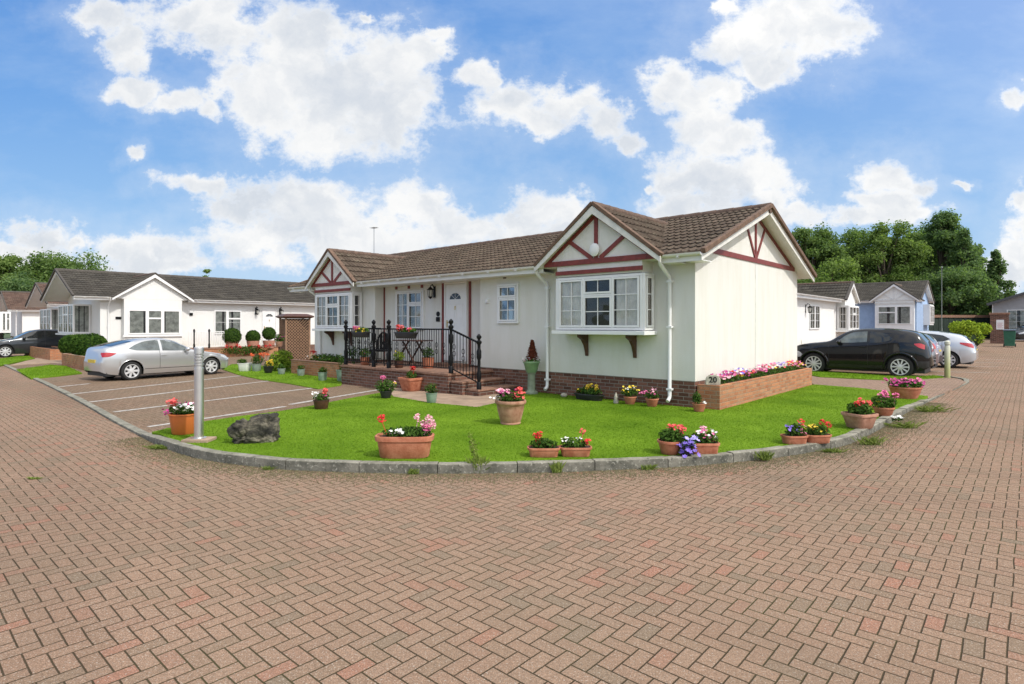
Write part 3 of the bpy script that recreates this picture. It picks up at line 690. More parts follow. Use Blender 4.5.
def gutter(parent, x0, x1, e, ze):
    g = MB(); y = -e-.05
    vs = []; N = 7
    for x in (x0, x1):
        for k in range(N): a = PI+PI*k/(N-1); vs.append((x, y+.055*math.cos(a), ze+.0+.055*math.sin(a)))
        for k in range(N): a = PI+PI*(N-1-k)/(N-1); vs.append((x, y+.048*math.cos(a), ze+.0+.048*math.sin(a)))
    n = 2*N; g.add(vs, [tuple(range(n)), tuple(range(n, 2*n))[::-1]]+[(i, (i+1)%n, n+(i+1)%n, n+i) for i in range(n)])
    x = x0+.4
    while x < x1: g.box(x-.02, x+.02, y-.06, y+.06, ze-.07, ze-.055); x += .9
    o = g.build('gutter', M_WHITE, parent, smooth=True)
    f = MB(); f.box(x0, x1, -e+.005, -e+.025, ze-.15, ze+.0); f.box(x0+.34, x1-.34, -e+.025, 0.36, ze-.15, ze-.135) if x1-x0 > 3 else None; f.box(x0, min(x0+.339, x1), -e+.025, -.002, ze-.15, ze-.135); f.box(max(x1-.339, x0+.34), x1, -e+.025, -.002, ze-.15, ze-.135) if x1-x0 > .5 else None; f.build('fascia', M_WHITE, parent)
def downpipe(parent, x, e, ze, zb, y=-.06):
    m = MB(); m.tube([(x, -e-.05, ze-.03), (x, -e-.05, ze-.13), (x, -e-.02, ze-.19), (x, y-.03, ze-.40), (x, y, ze-.47), (x, y, zb+.12), (x, y-.02, zb+.07), (x, y-.09, zb+.02)], .038, 12)
    for z in (ze-.5, ze-1.4, zb+.25): m.box(x-.055, x+.055, y-.045, -.001, z-.02, z+.02)
    m.tube([(x, -e-.05, ze-.1), (x, -e-.05, ze-.04)], .05, 12)
    return m.build('downpipe', M_WHITE, parent, smooth=True)
def bungalow(name, label, F, x0, x1, W, z0, ze, zr, e=.4, oL=.33, oR=.33, wall=None, tile=None, plinth=None, pl=.6, recess=None, gaps=(), gend=None, verge=None, soff=None, group=None):
    wall = wall or M_WALLW; tile = tile or M_TILE2
    root = thing(name, label, 'bungalow', (F.ox, F.oy, 0), F.a, group)
    slope = (zr-ze)/(W/2+e)
    def pent(y0, y1=W):
        zt = lambda y: ze+slope*((y if y < W/2 else W-y)+e)-.10
        return [(y0, z0+pl), (y1, z0+pl), (y1, zt(y1)), (W/2, zr-.10), (y0, zt(y0))]
    w = MB(); segs = [(x0, x1, 0)] if not recess else [(x0, recess[0], 0), (recess[0], recess[1], recess[2]), (recess[1], x1, 0)]
    for a, b, y in segs: w.prism(pent(y), (a, 0, 0), (0,1,0), (0,0,1), (b-a, 0, 0))
    w.build('wall', wall, root)
    p = MB(); 
    for a, b, y in segs: p.box(a+.012, b-.012, y+.012, W-.012, z0-.3, z0+pl+.002)
    p.build('plinth', plinth or M_BRICK, root)
    rm = MB(); un = MB(); sl = math.hypot(W/2+e, zr-ze); L = x1-x0+oL+oR
    roof_slope(rm, un, (x0-oL, -e, ze), (1,0,0), (0, W/2+e, zr-ze), L, sl)
    roof_slope(rm, un, (x0-oL, W+e, ze), (1,0,0), (0, -W/2-e, zr-ze), L, sl)
    r = rm.build('roof', tile, root); un.build('roof_deck', soff or M_WHITE, r)
    rd = MB(); n = int(L/.42)
    for i in range(n):
        a = x0-oL+L*i/n; b = x0-oL+L*(i+1)/n+.025
        rd.tube([(a, W/2, zr-.035), (b, W/2, zr-.035)], [.115, .125], 10)
    rd.build('ridge', M_RIDGE if tile is M_TILE else tile_ridge(tile), r, smooth=True)
    cuts = [x0-oL]+[v for ab in gaps for v in ab]+[x1+oR]
    for i in range(0, len(cuts), 2): gutter(root, cuts[i], cuts[i+1], e, ze-.02)
    # verges and bargeboards on both ends
    for xe, sg in ((x0-oL, -1), (x1+oR, 1)):
        for (ya, yb_) in ((-e-.02, W/2), (W+e+.02, W/2)):
            vt = MB(); bb = MB()
            vt.bar((xe+sg*.02, ya, ze+.0), (xe+sg*.02, yb_, zr+.02), .09, .10)
            d = 1 if yb_ > ya else -1
            bb.prism([(ya, ze-.17), (ya, ze-.04), (yb_, zr-.04), (yb_, zr-.18)], (xe-(.03 if sg > 0 else -.004), 0, 0), (0,1,0), (0,0,1), (.026, 0, 0))
            vt.build('verge', verge or (M_VERGE if tile is M_TILE else tile_ridge(tile)), root, bevel=.01); bb.build('bargeboard', M_WHITED, root)
    return root
def tile_ridge(t): return simple('ridge_grey', (.075,.065,.055), .85, .3, 9, bumpd=.01)
def wall_lantern(parent, x, y, z, s=1.0):
    m = MB(); m.box(x-.035*s, x+.035*s, y-.015, y-.001, z-.10*s, z+.16*s); m.tube([(x, y-.01, z+.12*s), (x, y-.07*s, z+.20*s), (x, y-.13*s, z+.16*s)], .012*s, 8)
    m.lathe([(.01, .19), (.03, .17), (.09, .10), (.095, .085), (.02, .085)], (x, y-.13*s, z), 6)
    for k in range(6):
        a = 2*PI*k/6; m.bar((x+.078*s*math.cos(a), y-.13*s+.078*s*math.sin(a), z+.09*s), (x+.05*s*math.cos(a), y-.13*s+.05*s*math.sin(a), z-.10*s), .01, .01)
    m.lathe([(.055, -.10), (.05, -.13), (.01, -.17)], (x, y-.13*s, z), 6)
    o = m.build('wall_lamp', M_IRON, parent)
    g = MB(); g.lathe([(.045, -.1), (.07, .085)], (x, y-.13*s, z), 6); g.build('glass', simple('lamp_glass', (.5,.5,.46), .2, .1, 4), o); return o
def door(parent, x0, x1, z0, z1, y, label=None):
    m = MB(); f = .055
    m.box(x0, x0+f, y-.05, y-.001, z0, z1); m.box(x1-f, x1, y-.05, y-.001, z0, z1); m.box(x0+f, x1-f, y-.05, y-.001, z1-f, z1); m.box(x0+f, x1-f, y-.06, y-.001, z0, z0+.05)
    fr = m.build('door_frame', M_WHITE, parent, bevel=.004)
    d = MB(); a, b, c, e_ = x0+f+.008, x1-f-.008, z0+.055, z1-f-.008; d.box(a, b, y-.035, y-.002, c, e_)
    w = (b-a); H = e_-c
    for (p, q) in ((.12, .46), (.54, .88)):
        for (r, s_) in ((.06, .36), (.44, .74)):
            d.box(a+w*p, a+w*q, y-.043, y-.034, c+H*r, c+H*r+.02); d.box(a+w*p, a+w*q, y-.043, y-.034, c+H*s_-.02, c+H*s_)
            d.box(a+w*p, a+w*p+.02, y-.043, y-.034, c+H*r+.02, c+H*s_-.02); d.box(a+w*q-.02, a+w*q, y-.043, y-.034, c+H*r+.02, c+H*s_-.02)
    dd = d.build('door', M_WHITE, parent, bevel=.004, label=label)
    g = MB(); cx = (a+b)/2; zc = c+H*.80; R = w*.30; N = 12
    vs = [(cx, y-.038, zc)]+[(cx+R*math.cos(PI*k/N), y-.038, zc+R*.75*math.sin(PI*k/N)) for k in range(N+1)]
    g.add(vs, [(0, k+1, k+2) for k in range(N)]); g.build('fanlight', simple('dark_fanlight', (.05,.06,.065), .15, .3, 9), dd, fix=False)
    t = MB(); t.tube([(cx+R*math.cos(PI*k/N), y-.041, zc+R*.75*math.sin(PI*k/N)) for k in range(N+1)], .009, 6)
    for k in (3, 6, 9): t.bar((cx, y-.041, zc), (cx+R*math.cos(PI*k/N), y-.041, zc+R*.75*math.sin(PI*k/N)), .008, .008)
    t.build('fanlight_bar', M_WHITE, dd)
    h = MB(); h.box(a+.04, a+.075, y-.05, y-.035, c+H*.42, c+H*.52); h.tube([(a+.057, y-.06, c+H*.49), (a+.17, y-.065, c+H*.49)], .01, 8); h.build('handle', simple('brass', (.55,.40,.15), .3, .1, 3, metal=1.), dd)
    k = MB(); k.lathe([(.018, 0), (.018, .01)], (0,0,0), 10, M=Matrix.Translation((cx, y-.04, c+H*.70)) @ Matrix.Rotation(PI/2, 4, 'X')); k.tube([(cx-.02, y-.05, c+H*.70), (cx-.018, y-.055, c+H*.66), (cx+.018, y-.055, c+H*.66), (cx+.02, y-.05, c+H*.70)], .006, 6); k.build('knocker', _MC['brass'], dd)

# ------------------------------------------------------------------ the cream bungalow in front
z0 = .10; ZE, ZR, WID = 3.06, 4.44, 6.54
H = bungalow('cream_bungalow', 'cream rendered corner bungalow with oxblood timbered gables, brown tiled roof and long white gutter', A, -14.15, 0, WID, z0, ZE, ZR,
    e=.42, oL=.98, wall=M_WALL, tile=M_TILE, pl=.51, recess=(-10.5, -5.85, .35), gaps=((-13.62, -10.88), (-3.42, -.52)))
ym = lambda z: (z-ZE)/(ZR-ZE)*(WID/2+.42)-.42       # where the main slope reaches z
cross_gable(H, -1.97, 1.50, .44, 3.04, 4.21, ym(4.21)+.15, bay=(-3.0, -.90), pedz=2.752)
cross_gable(H, -12.25, 1.42, .44, 3.04, 4.14, ym(4.14)+.15, bay=(-13.32, -11.2), pedz=2.752)
bay_window(H, -3.0, -.90, 1.60, 2.73, .44, [(.95,'c'),(1.05,'t'),(.95,'c')], zs=1.50, brackets=(-2.50, -1.30), curt='nets')
bay_window(H, -13.32, -11.2, 1.60, 2.73, .44, [(.95,'c'),(1.05,'t'),(.95,'c')], zs=1.50, brackets=(-12.9, -11.8), curt='nets')
window(H, -5.20, -4.50, 1.74, 2.72, 0, [(1,'t')], 'half')
window(H, -9.86, -8.52, 1.55, 2.74, .35, [(1,'c'),(1.1,'t')], 'nets')
door(H, -7.60, -6.68, .70, 2.90, .35, 'white panelled front door with a half-round fanlight')
for x in (-10.50, -7.68, -6.58): m = MB(); m.box(x-.04, x+.04, .35-.03, .349, .62, 2.98); m.build('timber_strip', M_BEAM, H)
for x in (-9.86, -9.24, -8.62): m = MB(); m.box(x-.045, x+.045, .35-.03, .349, 2.80, 2.98); m.build('timber_strip', M_BEAM, H)
wall_lantern(H, -8.06, .35, 2.62, 1.25)
m = MB(); m.lathe([(.07, 0), (.07, .02)], (0,0,0), 16, M=Matrix.Translation((-7.90, .349, 2.02)) @ Matrix.Rotation(PI/2, 4, 'X')); m.box(-7.97, -7.83, .32, .349, 1.80, 1.93); m.build('wall_plaque', M_IRON, H)
m = MB(); m.lathe([(.0, 0), (.11, 0), (.12, .02), (.12, .05), (.09, .07), (.02, .075)], (0,0,0), 20, sy=1.15, M=Matrix.Translation((-1.97, -.475, 3.27)) @ Matrix.Rotation(PI/2, 4, 'X')); m.build('alarm_box', M_WHITE, H, smooth=True)
downpipe(H, -.50, .42, ZE, z0+.08); downpipe(H, -3.58, .42, ZE, z0+.08); downpipe(H, -13.7, .42, ZE, z0+.1)
m = MB(); m.box(-5.03, -4.93, -.012, -.001, 2.86, 2.96); m.build('air_vent', M_BROWN, H)
m = MB(); m.box(-5.62, -5.54, -.05, -.001, 2.28, 2.36); m.box(-5.65, -5.51, -.03, -.001, 2.26, 2.275); m.build('sensor', M_WHITE, H)
# gable end facing the lane: timber tie, fan of struts, panel joint
t = MB(); X = .014
t.box(0, .024, .30, 6.24, 3.16, 3.27)
t.bar((X, WID/2, 3.27), (X, WID/2, 4.18), .09, .024, up=(1,0,0))
t.bar((X+.001, WID/2-.04, 3.27), (X+.001, WID/2-.62, 4.02), .07, .024, up=(1,0,0)); t.bar((X+.001, WID/2+.04, 3.27), (X+.001, WID/2+.62, 4.02), .07, .024, up=(1,0,0))
for sg in (-1, 1): t.bar((X-.002, WID/2+sg*(WID/2-.42), 3.24), (X-.002, WID/2, 4.27), .08, .022, up=(1,0,0))
t.build('timber_beam', M_BEAM, H)
m = MB(); m.box(0, .008, WID/2-.015, WID/2+.015, .61, 3.155); m.build('panel_joint', M_WHITED, H)
m = MB(); m.box(-14.8, .018, -.018, -.001, .60, .625); m.box(.001, .018, 0, WID, .60, .625); m.build('bellcast_bead', M_WHITED, H) if False else None
# lead valley flashing beside the front gable
m = MB(); m.box(-.62, -.50, -.30, .42, ZE+.02, ZE+.26); m.build('valley_flashing', M_STONE, H) if False else None
# television aerial
m = MB(); AX = A.X(374, WID-.6); m.tube([(AX, WID-.6, 3.4), (AX, WID-.6, 6.5)], .014, 8); m.tube([(AX-.2, WID-.6, 6.45), (AX+.25, WID-.6, 6.45)], .010, 6)
for i in range(7): m.tube([(AX-.18+.06*i, WID-.75, 6.45), (AX-.18+.06*i, WID-.45, 6.45)], .007, 5)
m.build('aerial', simple('grey_metal', (.3,.3,.3), .4, .1, 4, metal=.8), H)

# front terrace: brick base, slab, steps
def brick_base(name, label, cat, boxes, capm, caps, mat):
    r = thing(name, label, cat, (A.ox, A.oy, 0), A.a)
    m = MB(); [m.box(*b) for b in boxes]; m.build('brickwork', mat, r)
    if caps: m = MB(); [m.box(*b) for b in caps]; m.build('coping', capm, r, bevel=.008)
    return r
M_COPE = simple('brick_coping', (.27,.15,.10), .85, .3, 12, bumpd=.004)
ter = brick_base('terrace', 'low brick terrace with paved top under the front door', 'terrace', [(-10.0, -5.42, -1.50, -.004, -.05, .50)], M_COPE, [(-10.03, -5.39, -1.53, .34, .50, .555)], M_BRICK)
m = MB(); m.box(-7.75, -6.6, -.02, .345, .556, .64); m.build('threshold_step', M_COPE, ter)
st = brick_base('steps', 'two brick steps leading up to the terrace', 'steps', [(-5.385, -4.98, -1.45, -.02, -.05, .34), (-4.978, -4.56, -1.35, -.02, -.05, .18)], M_COPE, [(-5.385, -4.96, -1.47, -.02, .342, .385), (-4.955, -4.53, -1.37, -.02, .182, .225)], M_BRICK)
pb = brick_base('brick_planter', 'low orange brick planter at the left end of the terrace', 'planter', [(-14.3, -10.5, -.80, -.70, -.05, .48), (-14.3, -14.2, -.70, -.02, -.05, .48), (-10.6, -10.5, -.70, -.02, -.05, .48)], M_COPE, [(-14.32, -10.48, -.82, -.68, .481, .51)], M_BRICK_O)
m = MB(); m.box(-14.2, -10.6, -.70, -.02, 0, .44); m.build('soil', M_SOIL, pb)
# iron railing
def railing():
    r = thing('railing', 'black iron railing with turned posts around the brick terrace', 'railing', (A.ox, A.oy, 0), A.a)
    T = .556
    def post(x, y, z0, h):
        m = MB(); m.lathe([(.045, 0), (.045, .12), (.03, .14), (.04, .2), (.045, .3), (.03, .36), (.028, .55), (.045, .60), (.045, .72), (.03, .76), (.03, .84), (.05, .87), (.05, .9), (.02, .93), (.045, .97), (.045, 1.0), (.01, 1.04)], (x, y, z0), 14)
        for i, v in enumerate(m.v): m.v[i] = (x+(v[0]-x)*1.25, y+(v[1]-y)*1.25, z0+(v[2]-z0)*h)
        return m.build('post', M_IRON, r, smooth=True)
    yf = -1.42; xs = [-9.42, -8.25, -5.65]
    yf = -1.40; xl, xm, xk, xr_, xe = -9.93, A.X(373.7, yf), A.X(388.8, yf), A.X(451, yf), A.X(479, yf+.1)
    for x in (xl, xm, xk, xr_): post(x, yf, T, 1.24)
    post(xe, yf+.1, .10 if xe > -4.5 else .226, 1.22)
    def span(a, b, za, zb, n):
        rail = MB(); bal = rail; scr = rail
        a, b = Vector(a), Vector(b)
        rail.bar((a.x, a.y, za+1.04), (b.x, b.y, zb+1.04), .05, .035); rail.bar((a.x, a.y, za+.12), (b.x, b.y, zb+.12), .035, .02)
        for i in range(1, n):
            p = a.lerp(b, i/n); z = za+(zb-za)*i/n; bal.tube([(p.x, p.y, z+.12), (p.x, p.y, z+1.04)], .0085, 6)
            if i % 3 == 1:
                d = (b-a).normalized()
                for zc in (.50, .66):
                    pts = [(p.x+d.x*.045*math.cos(t), p.y+d.y*.045*math.cos(t), z+zc+.06*math.sin(t)) for t in [2*PI*k/10 for k in range(11)]]
                    scr.tube(pts, .007, 5)
        rail.build('railing_panel', M_IRON, r)
    span((xl, yf, 0), (xm, yf, 0), T, T, 14); span((xm, yf, 0), (xk, yf, 0), T, T, 6); span((xk, yf, 0), (xr_, yf, 0), T, T, 28)
    span((xl, yf, 0), (xl, -.2, 0), T, T, 11); span((xr_, yf, 0), (xe, yf+.1, 0), T, .25, 9)
railing()
# brick planter along the gable end
pl = brick_base('brick_planter', 'long orange brick planter full of pansies along the white gable end', 'planter',
    [(.02, .46, .05, .16, .0, .55), (.35, .46, .16, 6.22, .0, .55), (.02, .35, 6.12, 6.22, .0, .55)], M_COPE, None, M_BRICK_O)
m = MB(); m.box(.02, .35, .16, 6.12, .1, .52); m.build('soil', M_SOIL, pl)
# plaque with the house number
pw = A.w(.30, .12); pq = thing('number_stone', 'rounded pale stone with house number 20 on the corner of the brick planter', 'house number', (pw[0], pw[1], .552), A.a+math.radians(25))
m = MB(); poly = [(-.15, 0), (.15, 0), (.155, .12), (.12, .20), (.05, .225), (-.06, .22), (-.13, .18), (-.16, .1)]
m.prism(poly, (0, -.03, 0), (1,0,0), (0,0,1), (0, .07, 0)); m.build('stone', M_STONE, pq, bevel=.015)
def text_mesh(s, size, name, mat, parent, loc, rot, ext=.004, bold=0.0):
    cu = bpy.data.curves.new('t', 'FONT'); cu.body = s; cu.size = size; cu.align_x = 'CENTER'; cu.align_y = 'CENTER'; cu.extrude = ext; cu.offset = bold
    o = bpy.data.objects.new('t', cu); COL.objects.link(o); dg = bpy.context.evaluated_depsgraph_get(); me = bpy.data.meshes.new_from_object(o.evaluated_get(dg))
    bpy.data.objects.remove(o); me.name = name; q = bpy.data.objects.new(name, me); COL.objects.link(q); me.materials.clear(); me.materials.append(mat)
    q.parent = parent; q.location = loc; q.rotation_euler = rot; return q
text_mesh('20', .17, 'number', M_IRON, pq, (0, -.034, .115), (PI/2, 0, 0), bold=.002); pq.scale = (.88, .88, .88)
# ------------------------------------------------------------------ neighbours
M_NET = simple('grey_net', (.34,.37,.34), .9, .4, 5)
def end_bay(root, W, p, z0b, z1b, over, ze, w=3.0, yc=None):
    """boxed window on the left end wall (x = 0, facing -x), sheltered by the gable"""
    yc = W/2 if yc is None else yc
    e = bpy.data.objects.new('bay_window', None); COL.objects.link(e); e.parent = root
    # local frame turned so that its -y is the house's -x
    e.matrix_local = Matrix.Translation((0, yc, 0)) @ Matrix.Rotation(-PI/2, 4, 'Z')
    bay_core(e, -w/2, w/2, z0b, z1b, p)
    return e
def bay_core(e, x0, x1, z0b, z1b, p):
    m = MB(); m.box(x0, x1, -p+.06, -.002, z0b-.02, z1b+.02); m.build('casing', M_WHITE, e)
    s = MB(); s.box(x0-.1, x1+.1, -p-.08, -.003, z0b-.1, z0b-.022); s.build('sill', M_WHITE, e)
    for kw in (dict(x0=x0, x1=x1, y=-p+.06, lights=[(1,'c'),(1,'t'),(1,'c')]), dict(x0=-p+.02, x1=-.04, y=0.0, lights=[(1,'c')], M=Matrix.Translation((x1, 0, 0)) @ Matrix.Rotation(PI/2, 4, 'Z'), bars=(1,1)),
               dict(x0=.04, x1=p-.02, y=0.0, lights=[(1,'c')], M=Matrix.Translation((x0, 0, 0)) @ Matrix.Rotation(-PI/2, 4, 'Z'), bars=(1,1))):
        flat_window(e, z0=z0b, z1=z1b, **kw)
def flat_window(parent, x0, x1, z0, z1, y, lights, M=None, bars=(2,3), curt=True):
    """window of a house farther off: one frame mesh, one pane, curtains"""
    D = .05; fr = MB(); f = .06; fr.box(x0, x1, y-D, y, z1-f, z1, M); fr.box(x0, x1, y-D, y, z0, z0+f, M); fr.box(x0, x0+f, y-D, y, z0+f, z1-f, M); fr.box(x1-f, x1, y-D, y, z0+f, z1-f, M)
    tot = sum(w for w, _ in lights); x = x0+f; W = x1-x0-2*f
    for i, (w, t) in enumerate(lights):
        ww = W*w/tot
        if i < len(lights)-1: fr.box(x+ww-.07, x+ww+.07, y-D-.002, y, z0+f, z1-f, M)
        if t == 't': zz = z1-f-.3*(z1-z0); fr.box(x, x+ww, y-D-.001, y, zz-.04, zz+.04, M)
        for k in range(1, bars[0]): fr.box(x+ww*k/bars[0]-.008, x+ww*k/bars[0]+.008, y-D+.012, y-D+.03, z0+f, z1-f, M)
        for k in range(1, bars[1]): zz = z0+f+(z1-z0-2*f)*k/bars[1]; fr.box(x, x+ww, y-D+.013, y-D+.029, zz-.008, zz+.008, M)
        x += ww
    o = fr.build('window', M_WHITE, parent)
    g = MB(); g.box(x0+f, x1-f, y-D+.024, y-D+.027, z0+f, z1-f, M); g.build('pane', M_GLASS, o)
    b = MB(); b.box(x0+.01, x1-.01, y-.006, y-.001, z0+.01, z1-.01, M); b.build('backing', M_DARKIN, o)
    if curt:
        for p, q in ((0, .27), (.36, .64), (.72, 1)):
            c = MB(); c.box(x0+f+(x1-x0-2*f)*p, x0+f+(x1-x0-2*f)*q, y-.016, y-.012, z0+f, z1-f, M); c.build('curtain', M_NET, o)
    return o
VA = UV_ANG+PI/2                                   # these stand end-on to the lane
# white bungalow behind the silver car
N2 = Frame(-19.6, 27.6, VA)
H2 = bungalow('white_bungalow', 'white bungalow behind the silver car with plain white front gable and grey tiled roof', N2, 0, 15.5, 6.5, 0, 3.05, 4.46, e=.4, oL=1.1, oR=.33, pl=.5, gaps=((N2.X(154, -.45)-1.6, N2.X(154, -.45)+1.6),))
e2 = end_bay(H2, 6.5, .75, 1.30, 2.70, 1.1, 3.05, 3.2)
xg = N2.X(154, -.45); xa, xb = N2.X(124, -.46), N2.X(182, -.46)
cross_gable(H2, xg, 1.75, .46, 3.03, 4.25, 2.6, beams=False, tile=M_TILE2, barge=M_WHITE, wallm=M_WALLW, bay=(xa, xb), pedz=2.525)
m = MB(); m.box(xa, xb, -.46, -.003, .5, 2.52); m.build('bay', M_WALLW, H2)
def part_window(par, F, pxa, pxb, za, zb, y, lights, bars=(2,3)): return flat_window(par, F.X(pxa, y), F.X(pxb, y), za, zb, y, lights, bars=bars)
part_window(H2, N2, 128, 180, 1.25, 2.45, -.462, [(1.1,'c'),(1,'t'),(1.1,'c')], (1,1))
m = MB(); m.box(xa-.05, xb+.05, -.54, -.463, 1.12, 1.22); m.build('sill', M_WHITE, H2)
part_window(H2, N2, 214, 241, 1.2, 2.5, -.001, [(1,'c'),(1.1,'t')], (1,2))
door(H2, N2.X(262), N2.X(276), .55, 2.65, 0, 'white front door with half-round fanlight')
wall_lantern(H2, N2.X(256), 0, 2.45, 1.5); wall_lantern(H2, N2.X(280), 0, 2.45, 1.5)
m = MB(); xx = N2.X(100.5); m.box(.62, .80, -.03, -.001, 1.98, 2.08); m.box(N2.X(191)-.08, N2.X(191)+.08, -.03, -.001, 2.2, 2.3); m.build('name_plate', M_IRON, H2) if False else None
m = MB(); m.box(.62, .86, -.03, -.001, 1.98, 2.10); m.build('name_plate', M_IRON, H2)
m = MB(); m.box(N2.X(191)-.08, N2.X(191)+.08, -.05, -.001, 2.2, 2.34); m.build('outside_light', M_IRON, H2)
downpipe(H2, N2.X(108), .4, 3.05, .1)
# its front steps and white railing
rt = thing('terrace', 'brick terrace with red flowers in front of the white bungalow door', 'terrace', (N2.ox, N2.oy, 0), N2.a)
m = MB(); ra, rb = N2.X(186, -1.2), N2.X(290, -1.2); m.box(ra, rb, -1.3, -.004, 0, .45); m.build('brickwork', M_BRICK_O, rt); m = MB(); m.box(ra-.03, rb+.03, -1.33, -.002, .451, .50); m.build('coping', M_COPE, rt)
rr = thing('railing', 'white iron railing with black post behind the silver car', 'railing', (N2.ox, N2.oy, 0), N2.a)
m = MB(); x0r, x1r = N2.X(189, -1.2), N2.X(224, -1.2)
m.bar((x0r, -1.2, 1.35), (x1r, -1.2, 1.35), .05, .04); m.bar((x0r, -1.2, .6), (x1r, -1.2, .6), .04, .03)
for i in range(15): x = x0r+(x1r-x0r)*i/14; m.tube([(x, -1.2, .6), (x, -1.2, 1.35)], .016, 6)
m.build('railing_panel', M_WHITE, rr)
for px in (194, 209): m = MB(); x = N2.X(px, -1.2); m.lathe([(.05, .5), (.05, .7), (.035, .75), (.035, 1.3), (.055, 1.4), (.02, 1.5)], (x, -1.22, 0), 12); m.build('post', M_IRON, rr, smooth=True)
# red roofed one behind it
N3 = Frame(-28.85, 37.65, VA)
H3 = bungalow('red_roofed_bungalow', 'white bungalow end with red-brown roof between the conifer hedge and the dark grey car', N3, 0, 13, 6.5, 0, 3.05, 4.5, oL=1.1, tile=M_TILE3, wall=M_WALLW)
end_bay(H3, 6.5, .75, 1.3, 2.75, 1.1, 3.05, 3.4, yc=2.6)
N4 = Frame(-45.6, 54.0, VA)
H4 = bungalow('brown_roofed_bungalow', 'farthest left white bungalow with plain brown roof seen above the dark grey car', N4, 0, 14, 6.5, 0, 3.1, 4.9, oL=1.1, tile=M_TILE3, wall=M_WALLW)
m = MB(); m.box(N4.X(-14, -.6), N4.X(11, -.6), -.6, -.003, 1.0, 2.9); m.build('bay', M_WHITE, H4)
part_window(H4, N4, 2, 10, 1.2, 2.8, -.602, [(1,'c'),(1,'t')], (1,1))
downpipe(H4, N4.X(16), .4, 3.1, .1)
# brick planters with hedge
def box_planter(label, c0, ang, L, D, h, mat=M_BRICK_O, z=0):
    r = thing('brick_planter', label, 'planter', (c0[0], c0[1], z), ang); t = .11
    m = MB(); m.box(0, L, 0, t, 0, h); m.box(0, L, D-t, D, 0, h); m.box(0, t, t, D-t, 0, h); m.box(L-t, L, t, D-t, 0, h); m.build('brickwork', mat, r)
    m = MB(); m.box(t, L-t, t, D-t, .02, h-.05); m.build('soil', M_SOIL, r); return r
UU = Vector((-.745, .667, 0)); VV = Vector((.666, .746, 0))
box_planter('orange brick planter under the round clipped hedge beside the silver car', (-18.75, 24.15), UV_ANG, 4.15, 1.2, .52)
box_planter('orange brick planter in front of the red-roofed bungalow end', (-26.9, 32.0), UV_ANG, 6.6, 1.0, .55)

# right-hand side: white bungalow past the gable end
N5 = Frame(11.35, 24.2, VA)
H5 = bungalow('white_bungalow', 'white bungalow behind the black car with a box bay under its right gable', N5, -5, N5.X(852, -.5)+1.9, 6.3, 0, 3.05, 4.0, e=.35, oR=.2, wall=M_WALLW, gaps=((N5.X(852, -.5)-1.4, N5.X(852, -.5)+1.4),))
xg5 = N5.X(852, -.5); cross_gable(H5, xg5, 1.5, .42, 3.02, 4.0, 2.8, beams=False, tile=M_TILE2, barge=M_WHITE, wallm=M_WALLW, bay=(xg5-1.15, xg5+1.15), pedz=2.745)
b5 = bay_window(H5, xg5-1.15, xg5+1.15, 1.45, 2.72, .62, [(1,'c'),(1,'t'),(1,'c')], zs=1.33, curt='nets', bars=(1,3))
part_window(H5, N5, 809, 819, 1.5, 2.65, -.001, [(1,'c'),(1,'c')])
wall_lantern(H5, N5.X(805.5), 0, 2.4, 1.4)
# pale blue bungalow
N6 = Frame(28.6, 41.0, UV_ANG)
H6 = bungalow('blue_bungalow', 'pale blue bungalow with white front gable behind the parked cars', N6, -12, 0, 6.5, .45, 3.5, 4.95, e=.4, oR=.3, wall=M_BLUE, gaps=((N6.X(894, -.5)-1.3, N6.X(894, -.5)+1.3),))
xg6 = N6.X(894, -.5); cross_gable(H6, xg6, 1.45, .46, 3.48, 4.65, 2.7, beams=True, tile=M_TILE2, barge=M_WHITE, wallm=M_WALLW, beammat=simple('white_relief', (.66,.66,.65), .6, .1, 5), bay=(xg6-1.18, xg6+1.18), pedz=3.13)
m = MB(); m.box(xg6-1.18, xg6+1.18, -.46, -.003, .9, 3.12); m.build('bay', M_WHITE, H6)
flat_window(H6, xg6-1.0, xg6+1.0, 1.75, 3.05, -.462, [(1.3,'t'),(1,'c')], bars=(1,1))
m = MB(); m.box(0, .4, 3.4, 5.7, 1.7, 3.25); m.build('end_bay', M_WHITE, H6)
flat_window(H6, 3.5, 5.6, 1.85, 3.15, 0, [(1,'c'),(1,'c'),(1,'c')], M=Matrix.Translation((.40, 0, 0)) @ Matrix.Rotation(PI/2, 4, 'Z'), bars=(1,3))
# trellis ladder leaning on it
la = thing('trellis', 'white wooden ladder trellis standing against the blue wall', 'trellis', (*N6.w(N6.X(880, -.3), -.3), .45), UV_ANG)
m = MB(); 
for x in (-.22, .22): m.box(x-.02, x+.02, -.02, .02, .02, 2.3)
for i in range(8): m.box(-.2, .2, -.015, .015, .25+.27*i, .29+.27*i)
m.build('frame', M_WHITE, la)
